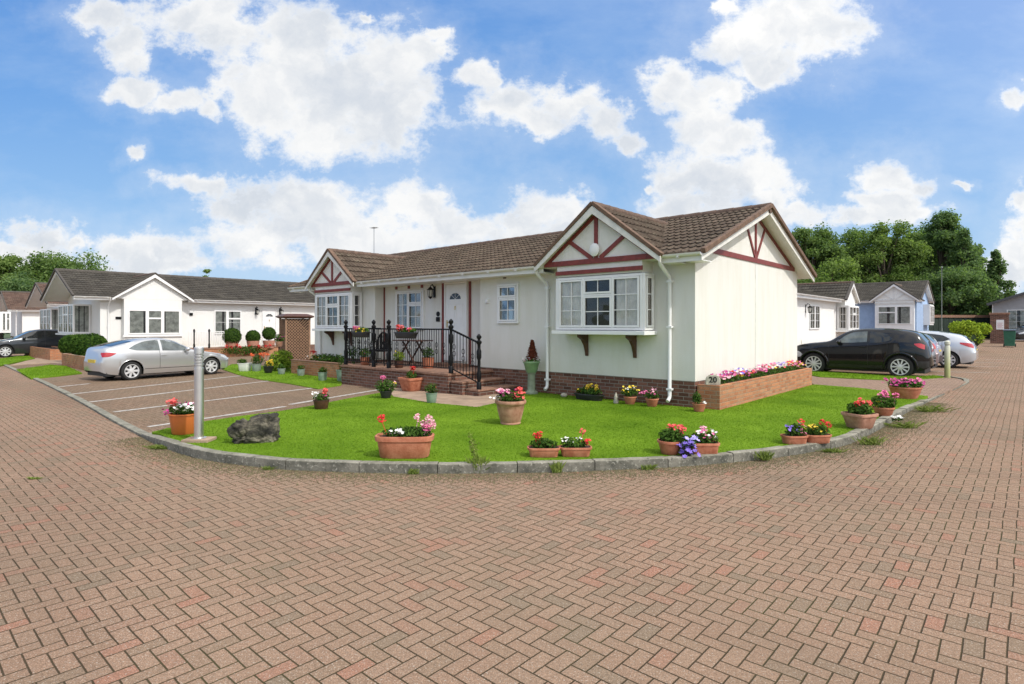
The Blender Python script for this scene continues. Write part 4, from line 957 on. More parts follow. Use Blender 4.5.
# grey gable at the right edge
N7 = Frame(39.4, 47.5, math.radians(-40))
H7r = thing('grey_bungalow', 'grey rendered bungalow gable with tall white framed windows at the right edge', 'bungalow', (N7.ox, N7.oy, .48), N7.a)
m = MB(); m.prism([(0, -.5), (7, -.5), (7, 2.95), (3.5, 4.25), (0, 2.95)], (0, 0, 0), (1,0,0), (0,0,1), (0, 10, 0)); m.build('wall', M_GREYW, H7r)
rm = MB(); un = MB()
for x0_, s_ in ((-.35, 1), (7.35, -1)): roof_slope(rm, un, (x0_, -.5, 2.93), (0,1,0), (s_*3.85, 0, 1.45), 11, math.hypot(3.85, 1.45))
r_ = rm.build('roof', M_TILE2, H7r); un.build('roof_deck', M_IRON, r_)
for sg in (-1, 1): m = MB(); m.bar((3.5+sg*3.9, -.52, 2.88), (3.5, -.52, 4.33), .04, .2, up=(0,0,1)); m.build('bargeboard', simple('dark_fascia', (.07,.07,.07), .5, .2, 5), H7r)
flat_window(H7r, .85, 3.1, .55, 2.45, -.001, [(1,'c'),(1,'c')], bars=(2,4)); m = MB(); m.box(-.06, .0, -.06, .2, -.4, 2.9); m.build('corner_trim', M_WHITE, H7r)
# brick notice pillar, wheelie bin, hedge bush, fence, lamp
px, py = at(999.5, 343.5); g = G(px, py)
t = thing('brick_pillar', 'dark red brick pillar with a white notice beside the green wheelie bin', 'pillar', (px, py, g), -.72)
m = MB(); m.box(-.48, .48, -.3, .3, -.1, 1.95); m.build('brickwork', M_BRICK, t); m = MB(); m.box(-.54, .54, -.36, .36, 1.951, 2.08); m.build('cap', M_COPE, t, bevel=.01)
m = MB(); m.box(-.16, .24, -.325, -.301, .95, 1.6); o = m.build('notice', M_WHITE, t)
m = MB(); [m.box(-.11, .19-.06*(i % 2), -.329, -.3255, 1.05+.08*i, 1.07+.08*i) for i in range(5)]; m.build('notice_print', simple('red_print', (.45,.08,.08), .6, .1, 5), o)
px, py = at(1003.5, 346.5); g = G(px, py); M_BIN = simple('green_bin_plastic', (.02,.11,.06), .45, .15, 5)
t = thing('wheelie_bin', 'green wheelie bin with grey lid beside the brick pillar', 'bin', (px-.05, py-.5, g), -.72)
m = MB(); m.prism([(-.24, .05), (.24, .05), (.29, .98), (-.29, .98)], (0, -.28, 0), (1,0,0), (0,0,1), (0, .62, 0)); m.build('body', M_BIN, t, bevel=.02)
m = MB(); m.prism([(-.34, 0), (.38, 0), (.38, .04), (-.1, .09), (-.34, .06)], (-.31, 0, .985), (0,1,0), (0,0,1), (.62, 0, 0)); m.build('lid', simple('bin_lid', (.10,.13,.16), .5, .1, 5), t, bevel=.01)
for x in (-.3, .24):
    m = MB(); m.lathe([(.1, 0), (.1, .06)], (0,0,0), 14, M=Matrix.Translation((x, .32, .1)) @ Matrix.Rotation(PI/2, 4, 'Y')); m.build('wheel', M_BLACKP, t)
fa, fb = at(936, 338), at(993, 338); fa = (26.5, 47.5+3); fb = (fa[0]+16, fa[1]+1.5)
t = thing('fence', 'dark green fence with brown coping between blue bungalow and brick pillar', 'fence', (fa[0], fa[1], .45), math.atan2(fb[1]-fa[1], fb[0]-fa[0]))
m = MB(); L = 17; 
for i in range(68): m.box(i*.25, i*.25+.235, (i % 2)*.02, .03+(i % 2)*.02, 0, 1.9)
m.build('fence_panel', simple('dark_green_boards', (.018,.035,.025), .7, .3, 5), t); m = MB(); m.box(-.02, L, -.06, .12, 1.91, 2.14); m.build('coping', M_COPE, t)
px, py = N6.w(1.5, 3.5); t = thing('lamp_post', 'thin grey pole rising beside the blue bungalow against the dark trees', 'lamp post', (36.6, 49.4, .4))
m = MB(); m.tube([(0,0,0), (0,0,1.0), (0,0,1.05), (0,0,6.1)], [.06, .06, .035, .03], 10); m.build('pole', simple('pole_grey', (.16,.18,.16), .5, .1, 3), t, smooth=True)
m = MB(); m.lathe([(.03, 0), (.08, .05), (.08, .12), (.03, .2)], (0, 0, 6.1), 12); m.build('lamp_head', _MC['pole_grey'], t, smooth=True)
# ------------------------------------------------------------------ cars
def paint(name, c, metal=.5, rough=.28): 
    m, nt, b = newmat(name); geo = nt.nodes.new('ShaderNodeNewGeometry').outputs['Position']
    col = mixc(nt, nd(nt, 'ShaderNodeMapRange', {0: noise(nt, geo, 3, 4), 1: .4, 2: .8, 3: 0., 4: .12}).outputs[0], c, tuple(v*.7+.02 for v in c))
    setb(nt, b, Base_Color=col, Metallic=metal, Roughness=rough, Specular_IOR_Level=(.15 if max(c) < .1 else .5), Coat_Weight=(.8 if max(c) < .1 else 1.0), Coat_Roughness=.02); return m
M_CARGLASS = simple('tinted_glass', (.018,.022,.024), .03, .2, 2, spec=.6, coat=.25)
M_CARGLASS2 = simple('pale_reflection_glass', (.07,.09,.088), .03, .5, 2.5, spec=.7, coat=.4, c2=(.17,.20,.20))  # pale reflections and view through the cabin painted into the glass colour
M_RUBBER = simple('tyre_rubber', (.018,.018,.018), .8, .2, 20)
M_ALLOY = simple('alloy', (.72,.73,.74), .35, .05, 4, metal=.35)
M_TAIL = simple('red_lens', (.42,.012,.015), .12, .15, 30, coat=1.)
M_HEAD = simple('clear_lens', (.55,.57,.6), .12, .2, 30, coat=1.)
M_TRIM = simple('black_trim', (.02,.02,.02), .5, .2, 10)
M_PLATEY = simple('yellow_plate', (.62,.46,.05), .5, .05, 5)
def crv(P):
    xs = [p[0] for p in P]; ys = [p[1] for p in P]
    # monotone-ish smooth interpolation
    d = [(ys[i+1]-ys[i])/(xs[i+1]-xs[i]) for i in range(len(xs)-1)]
    t = [d[0]]+[0 if d[i]*d[i+1] <= 0 else 2*d[i]*d[i+1]/(d[i]+d[i+1]) for i in range(len(d)-1)]+[d[-1]]
    def f(x):
        if x <= xs[0]: return ys[0]
        if x >= xs[-1]: return ys[-1]
        i = max(k for k in range(len(xs)-1) if xs[k] <= x); h = xs[i+1]-xs[i]; u = (x-xs[i])/h
        return ys[i]*(1+2*u)*(1-u)**2+h*t[i]*u*(1-u)**2+ys[i+1]*u*u*(3-2*u)+h*t[i+1]*u*u*(u-1)
    return f
def wheel(parent, x, y, r, spokes, side, w=.2):
    t = MB(); prof = [(r*.66, -w/2), (r*.9, -w/2), (r*.985, -w/2+.03), (r, -w/2+.06), (r, w/2-.06), (r*.985, w/2-.03), (r*.9, w/2), (r*.66, w/2)]
    M = Matrix.Translation((x, y, r)) @ Matrix.Rotation(side*-PI/2, 4, 'X')
    t.lathe(prof+prof[:1], (0,0,0), 32, M=M, caps=False); ty = t.build('tyre', M_RUBBER, None, smooth=True)
    e = bpy.data.objects.new('wheel', None); COL.objects.link(e); e.parent = parent; ty.parent = e
    d = MB(); d.lathe([(r*.655, w/2-.055), (.02, w/2-.055)], (0,0,0), 28, M=M); d.build('brake_disc', M_TRIM, e)
    m = MB(); ri = r*.71
    n = 28; vs = []; 
    for rr, z in ((ri, w/2-.05), (ri, w/2+.004), (ri*.91, w/2+.004), (ri*.89, w/2-.05)):
        for k in range(n): vs.append((rr*math.cos(2*PI*k/n), rr*math.sin(2*PI*k/n), z))
    m.add(vs, [(i*n+k, i*n+(k+1)%n, (i+1)*n+(k+1)%n, (i+1)*n+k) for i in range(3) for k in range(n)], M)
    for k in range(spokes):
        a = 2*PI*k/spokes; ca, sa = math.cos(a), math.sin(a); wa, wb = ri*(.20 if spokes < 9 else .13), ri*(.13 if spokes < 9 else .08)
        def P(rr, off, z): return (rr*ca-off*sa, rr*sa+off*ca, z)
        z1_, z0_ = w/2-.012, w/2-.045
        q = [P(.03, -wa/1.3, z0_), P(ri*.93, -wb*1.4, z0_), P(ri*.93, wb*1.4, z0_), P(.03, wa/1.3, z0_), P(.03, -wa/2, z1_), P(ri*.93, -wb, z1_-.004), P(ri*.93, wb, z1_-.004), P(.03, wa/2, z1_)]
        m.add(q, [(0,3,2,1),(4,5,6,7),(0,1,5,4),(1,2,6,5),(2,3,7,6),(3,0,4,7)], M)
    m.lathe([(.06, w/2-.04), (.06, w/2-.004), (.02, w/2)], (0,0,0), 16, M=M)
    m.build('rim', M_ALLOY, e, smooth=True)
def car(name, label, loc, ang, S, mat, z=0.0, scale=1.0, group=None):
    """x forward along the car with the nose at x = 0 and the tail at x = -L"""
    root = thing(name, label, 'car', (loc[0], loc[1], z), ang, group); root.scale = (scale,)*3
    L = S['L']; top = crv([(-x, zz) for x, zz in S['top']][::-1]); belt = crv([(-x, zz) for x, zz in S['belt']][::-1]); hw = crv([(-x, zz) for x, zz in S['hw']][::-1])
    sill = S.get('sill', .2); R = S['R']; wx = S['wx']; Ra = R+S.get('gap', .055)
    lo = crv([(-x, zz) for x, zz in S['lo']][::-1])
    tum = S.get('tum', .34)
    def sec(x):
        zt = top(x); zb = min(belt(x), zt-.02); h = hw(x); zl = lo(x)
        ar = 0
        for c in wx:
            d = x+c
            if abs(d) < Ra: ar = max(ar, R+math.sqrt(Ra*Ra-d*d))
        z0_ = max(zl, ar); yb = h*.955; rise = zt-zb; yr = yb-tum*rise
        pts = [(h*.93 if z0_ < .35 else h*.97, z0_), (h*.985, max(z0_+.012, zl+.14)), (h, max(z0_+.024, zl+.30)), (h*1.0, max(z0_+.036, min(.66*zb+.34*zl, zb-.12))), (h*.99, max(z0_+.045, zb-.09)), (yb, max(z0_+.05, zb)),
               (yb-(yb-yr)*.5, zb+rise*.5), (yr, zb+max(rise-.075, rise*.72)), (yr-.055, zb+max(rise-.02, rise*.93)), (yr*.6, zt-.0+rise*.0), (0, zt+.012)]
        zs = 0; out = []
        for y, zz in pts: zz = max(zz, zs+.001); zs = zz; out.append((y, zz))
        return out
    def side_y(x, z):
        s_ = sec(x)
        for (ya, za), (yb, zb) in zip(s_, s_[1:]):
            if za <= z <= zb: return ya+(yb-ya)*(z-za)/max(zb-za, 1e-6)
        return s_[0][0] if z < s_[0][1] else s_[-1][0]
    xs = set([-L, 0]); n = int(L/.05)
    for i in range(n+1): xs.add(-L*i/n)
    for c in wx:
        for k in range(-12, 13): xs.add(-c+Ra*math.sin(PI/2*k/12)*.9995)
        xs.add(-c-Ra-.004); xs.add(-c+Ra+.004)
    xs = sorted(x for x in xs if -L <= x <= 0); K = 11; m = MB()
    for x in xs:
        s_ = sec(x)
        for y, z_ in s_: m.v.append((x, -y, z_))
        for y, z_ in s_[-2::-1]: m.v.append((x, y, z_))
    W_ = 2*K-1
    for i in range(len(xs)-1):
        for k in range(W_-1): a = i*W_+k; m.f.append((a, a+1, a+1+W_, a+W_))
    for i in (0, len(xs)-1): m.f.append(tuple(i*W_+k for k in range(W_)))
    body = m.build('body', mat, root, smooth=True)
    for c in wx:
        for sd in (-1, 1):
            fl = MB(); fr_ = S.get('flare', .016); pts = []
            for k in range(21):
                t = PI*(-.04+1.08*k/20); xx, zz = -c+(Ra+fr_*.5)*math.cos(t), R+(Ra+fr_*.5)*math.sin(t); pts.append((xx, sd*(side_y(xx, zz)-.004), zz))
            fl.tube(pts, fr_, 8); fl.build('wheel_arch', mat, root, smooth=True)
    # dark wheel housings and floor
    u = MB(); u.box(-L+.15, -.2, -hw(-L/2)*.80, hw(-L/2)*.80, .17, .42)
    for c in wx: u.box(-c-Ra*.98, -c+Ra*.98, -hw(-c)*.72, hw(-c)*.72, .25, R+Ra*.94)
    u.build('underbody', M_TRIM, root)
    def patch(name, poly_lo, poly_hi, x0, x1, mt, off=.006, rows=5, cols=24, sides=(-1, 1), parent=None):
        """skin patch on the flank between two height curves"""
        f0, f1 = crv(poly_lo), crv(poly_hi)
        for sd in sides:
            q = MB()
            for i in range(cols+1):
                x = x0+(x1-x0)*i/cols; a, b = f0(x), f1(x); b = max(b, a+.001)
                for k in range(rows+1): zz = a+(b-a)*k/rows; q.v.append((x, sd*(side_y(x, zz)+off), zz))
            for i in range(cols):
                for k in range(rows): a_ = i*(rows+1)+k; q.f.append((a_, a_+1, a_+rows+2, a_+rows+1))
            q.build(name, mt, parent or root, smooth='all', fix=False)
    def topped(name, x0, x1, wf0, wf1, mt, off=.006, sh=.0):
        """glass laid on the slope of the top between x0 and x1 (front to back)"""
        q = MB(); C, Rw = 10, 12
        for i in range(C+1):
            x = x0+(x1-x0)*i/C; s_ = sec(x); ymax = s_[8][0]; wv = (wf0+(wf1-wf0)*i/C)*ymax
            for k in range(Rw+1):
                y = -wv+2*wv*k/Rw; ay = abs(y); zz = None
                for (ya, za), (yb, zb) in zip(s_[7:], s_[8:]):
                    if yb <= ay <= ya: zz = za+(zb-za)*(ya-ay)/max(ya-yb, 1e-6)
                if zz is None: zz = s_[8][1]
                d = (top(x+.01)-top(x-.01))/.02; nn = math.hypot(1, d)
                q.v.append((x-d/nn*off, y, zz+off/nn))
        for i in range(C):
            for k in range(Rw): a_ = i*(Rw+1)+k; q.f.append((a_, a_+1, a_+Rw+2, a_+Rw+1))
        return q.build(name, mt, root, smooth='all', fix=False)
    topped('windscreen', *S['ws'], .96, .97, M_CARGLASS); topped('rear_window', *S['rw'], .94, .94, M_CARGLASS)
    for (x0, x1, loP, hiP) in S['win']: patch('side_window', loP, hiP, x0, x1, S.get('glass', [M_CARGLASS]*3)[S['win'].index((x0, x1, loP, hiP))], .004, 6, 30)
    for (x0, x1, loP, hiP, kind) in S.get('patch', []):
        patch({'t': 'tail_light', 'h': 'headlight', 'b': 'trim', 'w': 'side_moulding'}[kind], loP, hiP, x0, x1, {'t': M_TAIL, 'h': M_HEAD, 'b': M_TRIM, 'w': S.get('mould', M_TRIM)}[kind], .006, 4, 16)
    for x, za, zb in S.get('seams', []): patch('door_seam', [(x-.01, za), (x+.01, za)], [(x-.01, zb), (x+.01, zb)], x-.006, x+.006, M_TRIM, .003, 10, 1)
    for x, zz in S.get('handles', []):
        for sd in (-1, 1): h = MB(); yy = sd*(side_y(x, zz)+.015); h.box(x-.09, x+.09, yy-.012, yy+.012, zz-.014, zz+.014); h.build('door_handle', mat, root, bevel=.006)
    x, zz = S['mirror']
    for sd in (-1, 1):
        h = MB(); yy = side_y(x, zz-.06); h.ball((x, sd*(yy+.11), zz+.01), (.075, .11, .075), 12, 8); h.bar((x, sd*(yy-.03), zz-.04), (x, sd*(yy+.08), zz-.01), .05, .04); h.build('wing_mirror', S.get('mirmat', mat), root, smooth=True)
    xr, zr_, = S['plate']; h = MB(); h.box(-L-.012+xr, -L+.01+xr, -.26, .26, zr_-.055, zr_+.055); h.build('number_plate', M_PLATEY, root)
    h = MB(); h.box(-.002, .014, -.26, .26, .42, .53); h.build('number_plate', M_WHITE, root)
    if S.get('bumper'): zc, hh = S['bumper']; patch('trim', [(-L+.03, zc-hh), (-L+.6, zc-hh)], [(-L+.03, zc+hh), (-L+.6, zc+hh)], -L+.03, -wx[1]-Ra-.02, M_TRIM, .006, 3, 12)
    for c in wx:
        for sd in (-1, 1): wheel(root, -c, sd*(hw(-c)-.115), R, S['spokes'], sd)
    return root
# coupe: three doors, long curved roof
COUPE = dict(glass=[M_CARGLASS2, M_CARGLASS2], L=4.34, R=.315, wx=(.80, 3.50), spokes=7, tum=.42, sill=.2,
    lo=[(0, .30), (.15, .22), (.5, .20), (3.8, .20), (4.2, .26), (4.34, .34)],
    top=[(0, .52), (.04, .62), (.15, .70), (.6, .81), (1.2, .91), (1.42, .96), (1.75, 1.14), (2.1, 1.31), (2.5, 1.395), (2.9, 1.385), (3.3, 1.33), (3.7, 1.235), (4.0, 1.15), (4.20, 1.085), (4.27, 1.02), (4.31, .85), (4.34, .60)],
    belt=[(0, .50), (.3, .68), (1.2, .86), (1.7, .90), (3.0, .96), (3.8, 1.0), (4.2, .98), (4.34, .55)],
    hw=[(0, .60), (.08, .72), (.3, .82), (.8, .865), (2.2, .87), (3.5, .865), (4.0, .80), (4.25, .70), (4.34, .60)],
    ws=(-1.44, -2.12), rw=(-3.42, -4.02),
    win=[(-2.52, -1.52, [(-2.52, .965), (-1.9, .945), (-1.52, .955)], [(-2.52, 1.335), (-2.2, 1.30), (-1.9, 1.17), (-1.62, 1.02), (-1.52, .957)]),
         (-3.58, -2.60, [(-3.58, 1.06), (-3.3, .995), (-2.6, .97)], [(-3.58, 1.065), (-3.35, 1.19), (-3.0, 1.30), (-2.6, 1.34)])],
    patch=[(-4.29, -3.95, [(-4.29, .80), (-4.15, .81), (-3.95, .91)], [(-4.29, .95), (-4.15, .955), (-3.95, .925)], 't'), (-.42, -.06, [(-.42, .66), (-.06, .52)], [(-.42, .74), (-.2, .68), (-.06, .6)], 'h'),
           (-3.1, -1.2, [(-3.1, .36), (-1.2, .36)], [(-3.1, .375), (-1.2, .375)], 'w')],
    seams=[(-1.42, .30, .90), (-2.62, .36, .96)], handles=[(-2.5, .80)], mirror=(-1.72, .98), plate=(.0, .66), bumper=None)
M_SILVER = paint('silver_paint', (.58,.59,.60), .65, .28)
rw_ = Vector(at(131.5, 380.5)); hd = Vector((.545, .838)).normalized()
nose = rw_+hd*3.50*.92+Vector((-hd.y, hd.x))*.75      # wheel track to centre line
car('parked_car', 'silver three-door coupe parked in the bay in front of the white bungalow', (nose.x, nose.y), math.atan2(hd.y, hd.x), COUPE, M_SILVER, 0, .92)
SUV = dict(glass=[M_CARGLASS2, M_CARGLASS], flare=.035, L=4.13, R=.36, wx=(.82, 3.35), spokes=10, tum=.36, gap=.07,
    lo=[(0, .36), (.2, .26), (.6, .24), (3.7, .24), (4.0, .30), (4.13, .40)],
    top=[(0, .62), (.05, .80), (.2, .96), (.6, 1.06), (1.1, 1.12), (1.28, 1.16), (1.6, 1.36), (1.95, 1.53), (2.4, 1.585), (3.0, 1.575), (3.5, 1.525), (3.75, 1.45), (3.93, 1.25), (4.06, 1.05), (4.11, .85), (4.13, .60)],
    belt=[(0, .58), (.2, .85), (1.1, 1.0), (1.6, 1.03), (2.6, 1.10), (3.2, 1.20), (3.6, 1.14), (3.95, 1.0), (4.13, .56)],
    hw=[(0, .60), (.1, .74), (.3, .84), (.8, .905), (2.0, .87), (2.8, .875), (3.35, .91), (3.8, .86), (4.02, .78), (4.13, .66)],
    ws=(-1.34, -1.96), rw=(-3.70, -3.97),
    win=[(-2.42, -1.52, [(-2.42, 1.14), (-1.9, 1.105), (-1.52, 1.10)], [(-2.42, 1.49), (-2.1, 1.47), (-1.8, 1.36), (-1.52, 1.105)]),
         (-3.15, -2.50, [(-3.15, 1.24), (-2.9, 1.15), (-2.5, 1.11)], [(-3.15, 1.25), (-2.95, 1.42), (-2.5, 1.49)])],
    patch=[(-3.99, -3.72, [(-3.99, .93), (-3.86, .98), (-3.72, 1.08)], [(-3.99, 1.07), (-3.86, 1.12), (-3.72, 1.11)], 't'), (-.5, -.1, [(-.5, .62), (-.3, .58), (-.1, .62)], [(-.5, .64), (-.3, .78), (-.1, .72)], 'h'),
           (-2.95, -1.25, [(-2.95, .28), (-1.25, .28)], [(-2.95, .38), (-1.25, .38)], 'b')],
    seams=[(-1.30, .40, 1.02), (-2.45, .40, 1.10), (-3.0, .62, 1.12)], handles=[(-2.3, .98)], mirror=(-1.62, 1.12), plate=(.04, .80), bumper=(.45, .11))
M_BLACK = paint('black_paint', (.008,.009,.011), .0, .15)
def park(px, py, yaw, S, mat, name, label, z=0., pull=0.0, wheel_i=1, side=1, group='cars parked in the right-hand bays', scale=1.0, G0=True):
    """set the near rear wheel on the ground point seen at the pixel"""
    c = Vector(at(px, py)); hd = Vector((math.cos(yaw), math.sin(yaw))); n = c+hd*(S['wx'][wheel_i]*scale+pull)+Vector((hd.y, -hd.x))*side*.78*scale
    return car(name, label, (n.x, n.y), yaw, S, mat, G(c.x, c.y) if G0 else z, scale, group)
YU = math.atan2(.667, -.745)
park(900.5, 378, YU, SUV, M_BLACK, 'parked_car', 'glossy black crossover parked beside the cream bungalow with wide alloy wheels')
HATCH = dict(L=4.35, R=.32, wx=(.85, 3.50), spokes=8, tum=.38, gap=.06,
    lo=[(0, .32), (.2, .22), (.6, .2), (3.9, .2), (4.2, .27), (4.35, .36)],
    top=[(0, .56), (.05, .68), (.2, .77), (.7, .88), (1.1, .95), (1.25, .99), (1.6, 1.20), (2.0, 1.39), (2.5, 1.46), (3.1, 1.44), (3.6, 1.36), (3.95, 1.27), (4.15, 1.08), (4.28, .92), (4.35, .62)],
    belt=[(0, .52), (.3, .74), (1.2, .90), (1.7, .93), (2.7, .99), (3.5, 1.06), (4.1, 1.0), (4.35, .56)],
    hw=[(0, .58), (.1, .72), (.3, .82), (.8, .88), (2.2, .885), (3.5, .88), (4.0, .83), (4.25, .74), (4.35, .64)],
    ws=(-1.28, -2.02), rw=(-3.92, -4.2),
    win=[(-2.45, -1.5, [(-2.45, .99), (-1.5, .965)], [(-2.45, 1.385), (-2.1, 1.35), (-1.8, 1.2), (-1.5, .97)]),
         (-3.55, -2.53, [(-3.55, 1.14), (-3.3, 1.05), (-2.53, 1.0)], [(-3.55, 1.15), (-3.3, 1.29), (-2.53, 1.39)])],
    patch=[(-4.28, -3.86, [(-4.28, .80), (-4.1, .86), (-3.86, .96)], [(-4.28, .96), (-4.1, 1.0), (-3.86, 1.02)], 't'), (-.5, -.06, [(-.5, .66), (-.06, .54)], [(-.5, .78), (-.06, .64)], 'h')],
    seams=[(-1.35, .3, .9), (-2.49, .3, .98), (-3.3, .55, 1.04)], handles=[(-2.35, .84), (-3.2, .9)], mirror=(-1.6, 1.0), plate=(.02, .70), bumper=None)
M_PALE = paint('pale_silver_paint', (.58,.61,.65), .4, .28); M_MAROON = paint('greyish_pink_paint', (.30,.24,.25), .5, .28); M_GREYC = paint('dark_grey_paint', (.045,.05,.055), .4, .22)
park(906, 372.8, YU, HATCH, M_MAROON, 'parked_car', 'dusky pink-grey hatchback squeezed between the black crossover and the pale silver hatchback', scale=1.08)
park(948.5, 368, YU, HATCH, M_PALE, 'parked_car', 'pale silver hatchback parked beyond the black crossover near the mossy post')
park(0.5, 356.5, YU-PI/2+PI, HATCH, M_GREYC, 'parked_car', 'dark grey hatchback at the far left edge by the brick planter', wheel_i=0, side=-1, group=None)
c = Vector((38.6, 43.0)); car('parked_car', 'grey hatchback half out of frame at the right edge beyond the green bin', (c.x-1.7, c.y), math.radians(182), HATCH, M_GREYC, G(*c))
# ------------------------------------------------------------------ plants
def leafcloud(m, c, r, n, size, rng, up=.35, shell=.0, flat=False):
    rx, ry, rz = r
    for _ in range(n):
        while True:
            x, y, z = rng.uniform(-1,1), rng.uniform(-1,1), rng.uniform(-1,1); d = x*x+y*y+z*z
            if d <= 1 and d >= shell*shell: break
        p = Vector((c[0]+x*rx, c[1]+y*ry, c[2]+z*rz)); s = size*rng.uniform(.6, 1.35)
        nrm = Vector((x+rng.gauss(0, .5), y+rng.gauss(0, .5), z*.6+up+rng.gauss(0, .5))).normalized()
        a = nrm.orthogonal().normalized(); a.rotate(Matrix.Rotation(rng.uniform(0, 2*PI), 3, nrm)); b = nrm.cross(a)
        m.add([p-a*s, p+b*s*.45+nrm*s*.12, p+a*s, p-b*s*.45+nrm*s*.12], [(0,1,2,3)])
def bloom(m, p, r, rng, petals=6):
    n = Vector((rng.gauss(0, .5), rng.gauss(0, .5)-.35, 1)).normalized(); a = n.orthogonal().normalized(); a.rotate(Matrix.Rotation(rng.uniform(0, PI), 3, n)); b = n.cross(a); p = Vector(p)
    vs = [p]; 
    for k in range(petals*2):
        t = PI*k/petals; rr = r*(1 if k % 2 == 0 else .62); vs.append(p+(a*math.cos(t)+b*math.sin(t))*rr+n*r*(.3 if k % 2 == 0 else .15))
    m.add(vs, [(0, 1+k, 1+(k+1) % (petals*2)) for k in range(petals*2)])
def head(m, p, R, r, n, rng):
    for _ in range(n):
        d = Vector((rng.gauss(0,1), rng.gauss(0,1), rng.gauss(.3,1))).normalized()*R*rng.uniform(.75, 1); bloom(m, Vector(p)+d, r, rng, 5)
CNAME = {}
def flora(root, c, r, n, size, blooms, seed, leaf=None, stems=True):
    """foliage in an ellipsoid above the pot plus flowers: blooms = (material, kind, count, (x, y, z) centre, spread, radius)"""
    rng = random.Random(seed); m = MB(); leafcloud(m, c, (r[0], r[1], r[2]*1.2), int(n*1.3), size*1.15, rng)
    if stems:
        for _ in range(int(6+n/40)):
            x, y = rng.uniform(-.7, .7)*r[0], rng.uniform(-.7, .7)*r[1]; m.tube([(c[0]+x*.5, c[1]+y*.5, c[2]-r[2]), (c[0]+x, c[1]+y, c[2]+r[2]*rng.uniform(.2, .9))], .004, 4, caps=False)
    m.build('foliage', leaf or M_LEAF, root, fix=False)
    for (mat, kind, cnt, bc, sp, rad) in blooms:
        f = MB()
        for _ in range(cnt):
            if kind == 'g' and f.v: f.build('flower_head', mat, root, fix=False); f = MB()
            p = (bc[0]+rng.uniform(-1,1)*sp[0], bc[1]+rng.uniform(-1,1)*sp[1], bc[2]+rng.uniform(-1,1)*sp[2])
            if kind == 'g': head(f, p, rad, rad*.42, 22, rng); f.tube([(p[0], p[1], p[2]-.02), (p[0]*.8+c[0]*.2, p[1], c[2]-r[2]*.3)], .004, 4)
            else: bloom(f, p, rad, rng)
        f.build('flower_head' if kind == 'g' else 'flowers', mat, root, fix=False)
def pot(kind, w, h, mat, root, l=None, sq=None):
    """terracotta style pots, troughs; w = width at the rim"""
    l = l or w; m = MB(); R = w/2; sy = l/w; 
    if kind == 'flare': prof = [(.62*R, 0), (.70*R, h*.06), (.93*R, h*.80), (1.0*R, h*.82), (1.02*R, h*.97), (R, h), (.92*R, h), (.90*R, h*.90), (.3*R, h*.88)]
    elif kind == 'urn': prof = [(.62*R, 0), (.66*R, h*.03), (.64*R, h*.10), (.68*R, h*.14), (.86*R, h*.60), (.90*R, h*.80), (.93*R, h*.82), (1.0*R, h*.86), (1.03*R, h*.93), (R, h), (.92*R, h), (.90*R, h*.9), (.3*R, h*.88)]
    elif kind == 'bowl': prof = [(.60*R, 0), (.70*R, h*.05), (.88*R, h*.5), (.97*R, h*.85), (1.02*R, h*.88), (1.02*R, h), (.93*R, h), (.9*R, h*.88), (.3*R, h*.86)]
    elif kind == 'trough': prof = [(.80*R, 0), (.84*R, h*.04), (.93*R, h*.74), (1.0*R, h*.77), (1.02*R, h*.97), (R, h), (.94*R, h), (.92*R, h*.88), (.3*R, h*.86)]
    else: prof = [(.75*R, 0), (.8*R, h*.04), (.97*R, h*.93), (1.03*R, h*.94), (1.03*R, h), (.94*R, h), (.92*R, h*.9), (.3*R, h*.88)]
    m.lathe(prof, (0,0,0), 36, sy=sy, sq=sq); o = m.build('pot', mat, root, smooth=True)
    s = MB(); s.lathe([(.05*R, h*.9), (.91*R, h*.9), (.6*R, h*.93)][::1], (0,0,0), 24, sy=sy, sq=sq); s.build('soil', M_SOIL, root); return o
def ppot(name, label, cat, px, py, z, kind, w, h, mat, yaw=0, l=None, sq=None, group='potted flowers around the lawn'):
    x, y = at(px, py, z); y += (l or w)*.35
    r = thing(name, label, cat, (x, y, z+G(x, y)), yaw, group); pot(kind, w, h, mat, r, l, sq); return r
YT = UV_ANG
# big orange pot beside the steel bollard
r = ppot('flower_pot', 'large bright orange pot with coral geranium and white pansies beside the steel bollard', 'flower pot', 179, 435, LZ, 'pot', .42, .30, M_ORANGE)
flora(r, (0, 0, .36), (.22, .2, .07), 420, .024, [(M_CORAL, 'g', 4, (-.17, -.05, .44), (.07, .08, .03), .05), (M_MAG, 'b', 14, (-.2, -.1, .33), (.04, .06, .05), .022), (M_WPET, 'b', 42, (.08, -.08, .40), (.14, .12, .05), .027), (M_MAG, 'b', 12, (.02, 0, .43), (.12, .08, .02), .022)], 1)
# basket pot at the lawn's left corner
r = ppot('flower_pot', 'small brown wicker-look pot with coral begonia at the edge of the parking bays', 'flower pot', 319.5, 409.5, LZ, 'pot', .30, .17, M_BROWN)
flora(r, (0, 0, .22), (.15, .13, .07), 220, .02, [(M_CORAL, 'g', 3, (.12, 0, .33), (.05, .05, .03), .045), (M_WPET, 'b', 20, (-.1, -.05, .26), (.07, .07, .06), .024), (M_MAG, 'b', 9, (.08, -.05, .24), (.06, .06, .03), .02)], 2)
r = ppot('flower_pot', 'dark pot with one pink geranium head above bushy leaves in front of the brick terrace', 'flower pot', 385, 398.5, LZ, 'bowl', .27, .16, M_BLACKP)
flora(r, (0, 0, .26), (.25, .2, .13), 420, .024, [(M_PINK, 'g', 2, (-.05, -.03, .43), (.03, .03, .02), .045), (M_LPINK, 'b', 12, (.12, -.05, .33), (.1, .08, .06), .02), (M_YEL, 'b', 8, (.18, -.05, .3), (.06, .05, .05), .018)], 3)
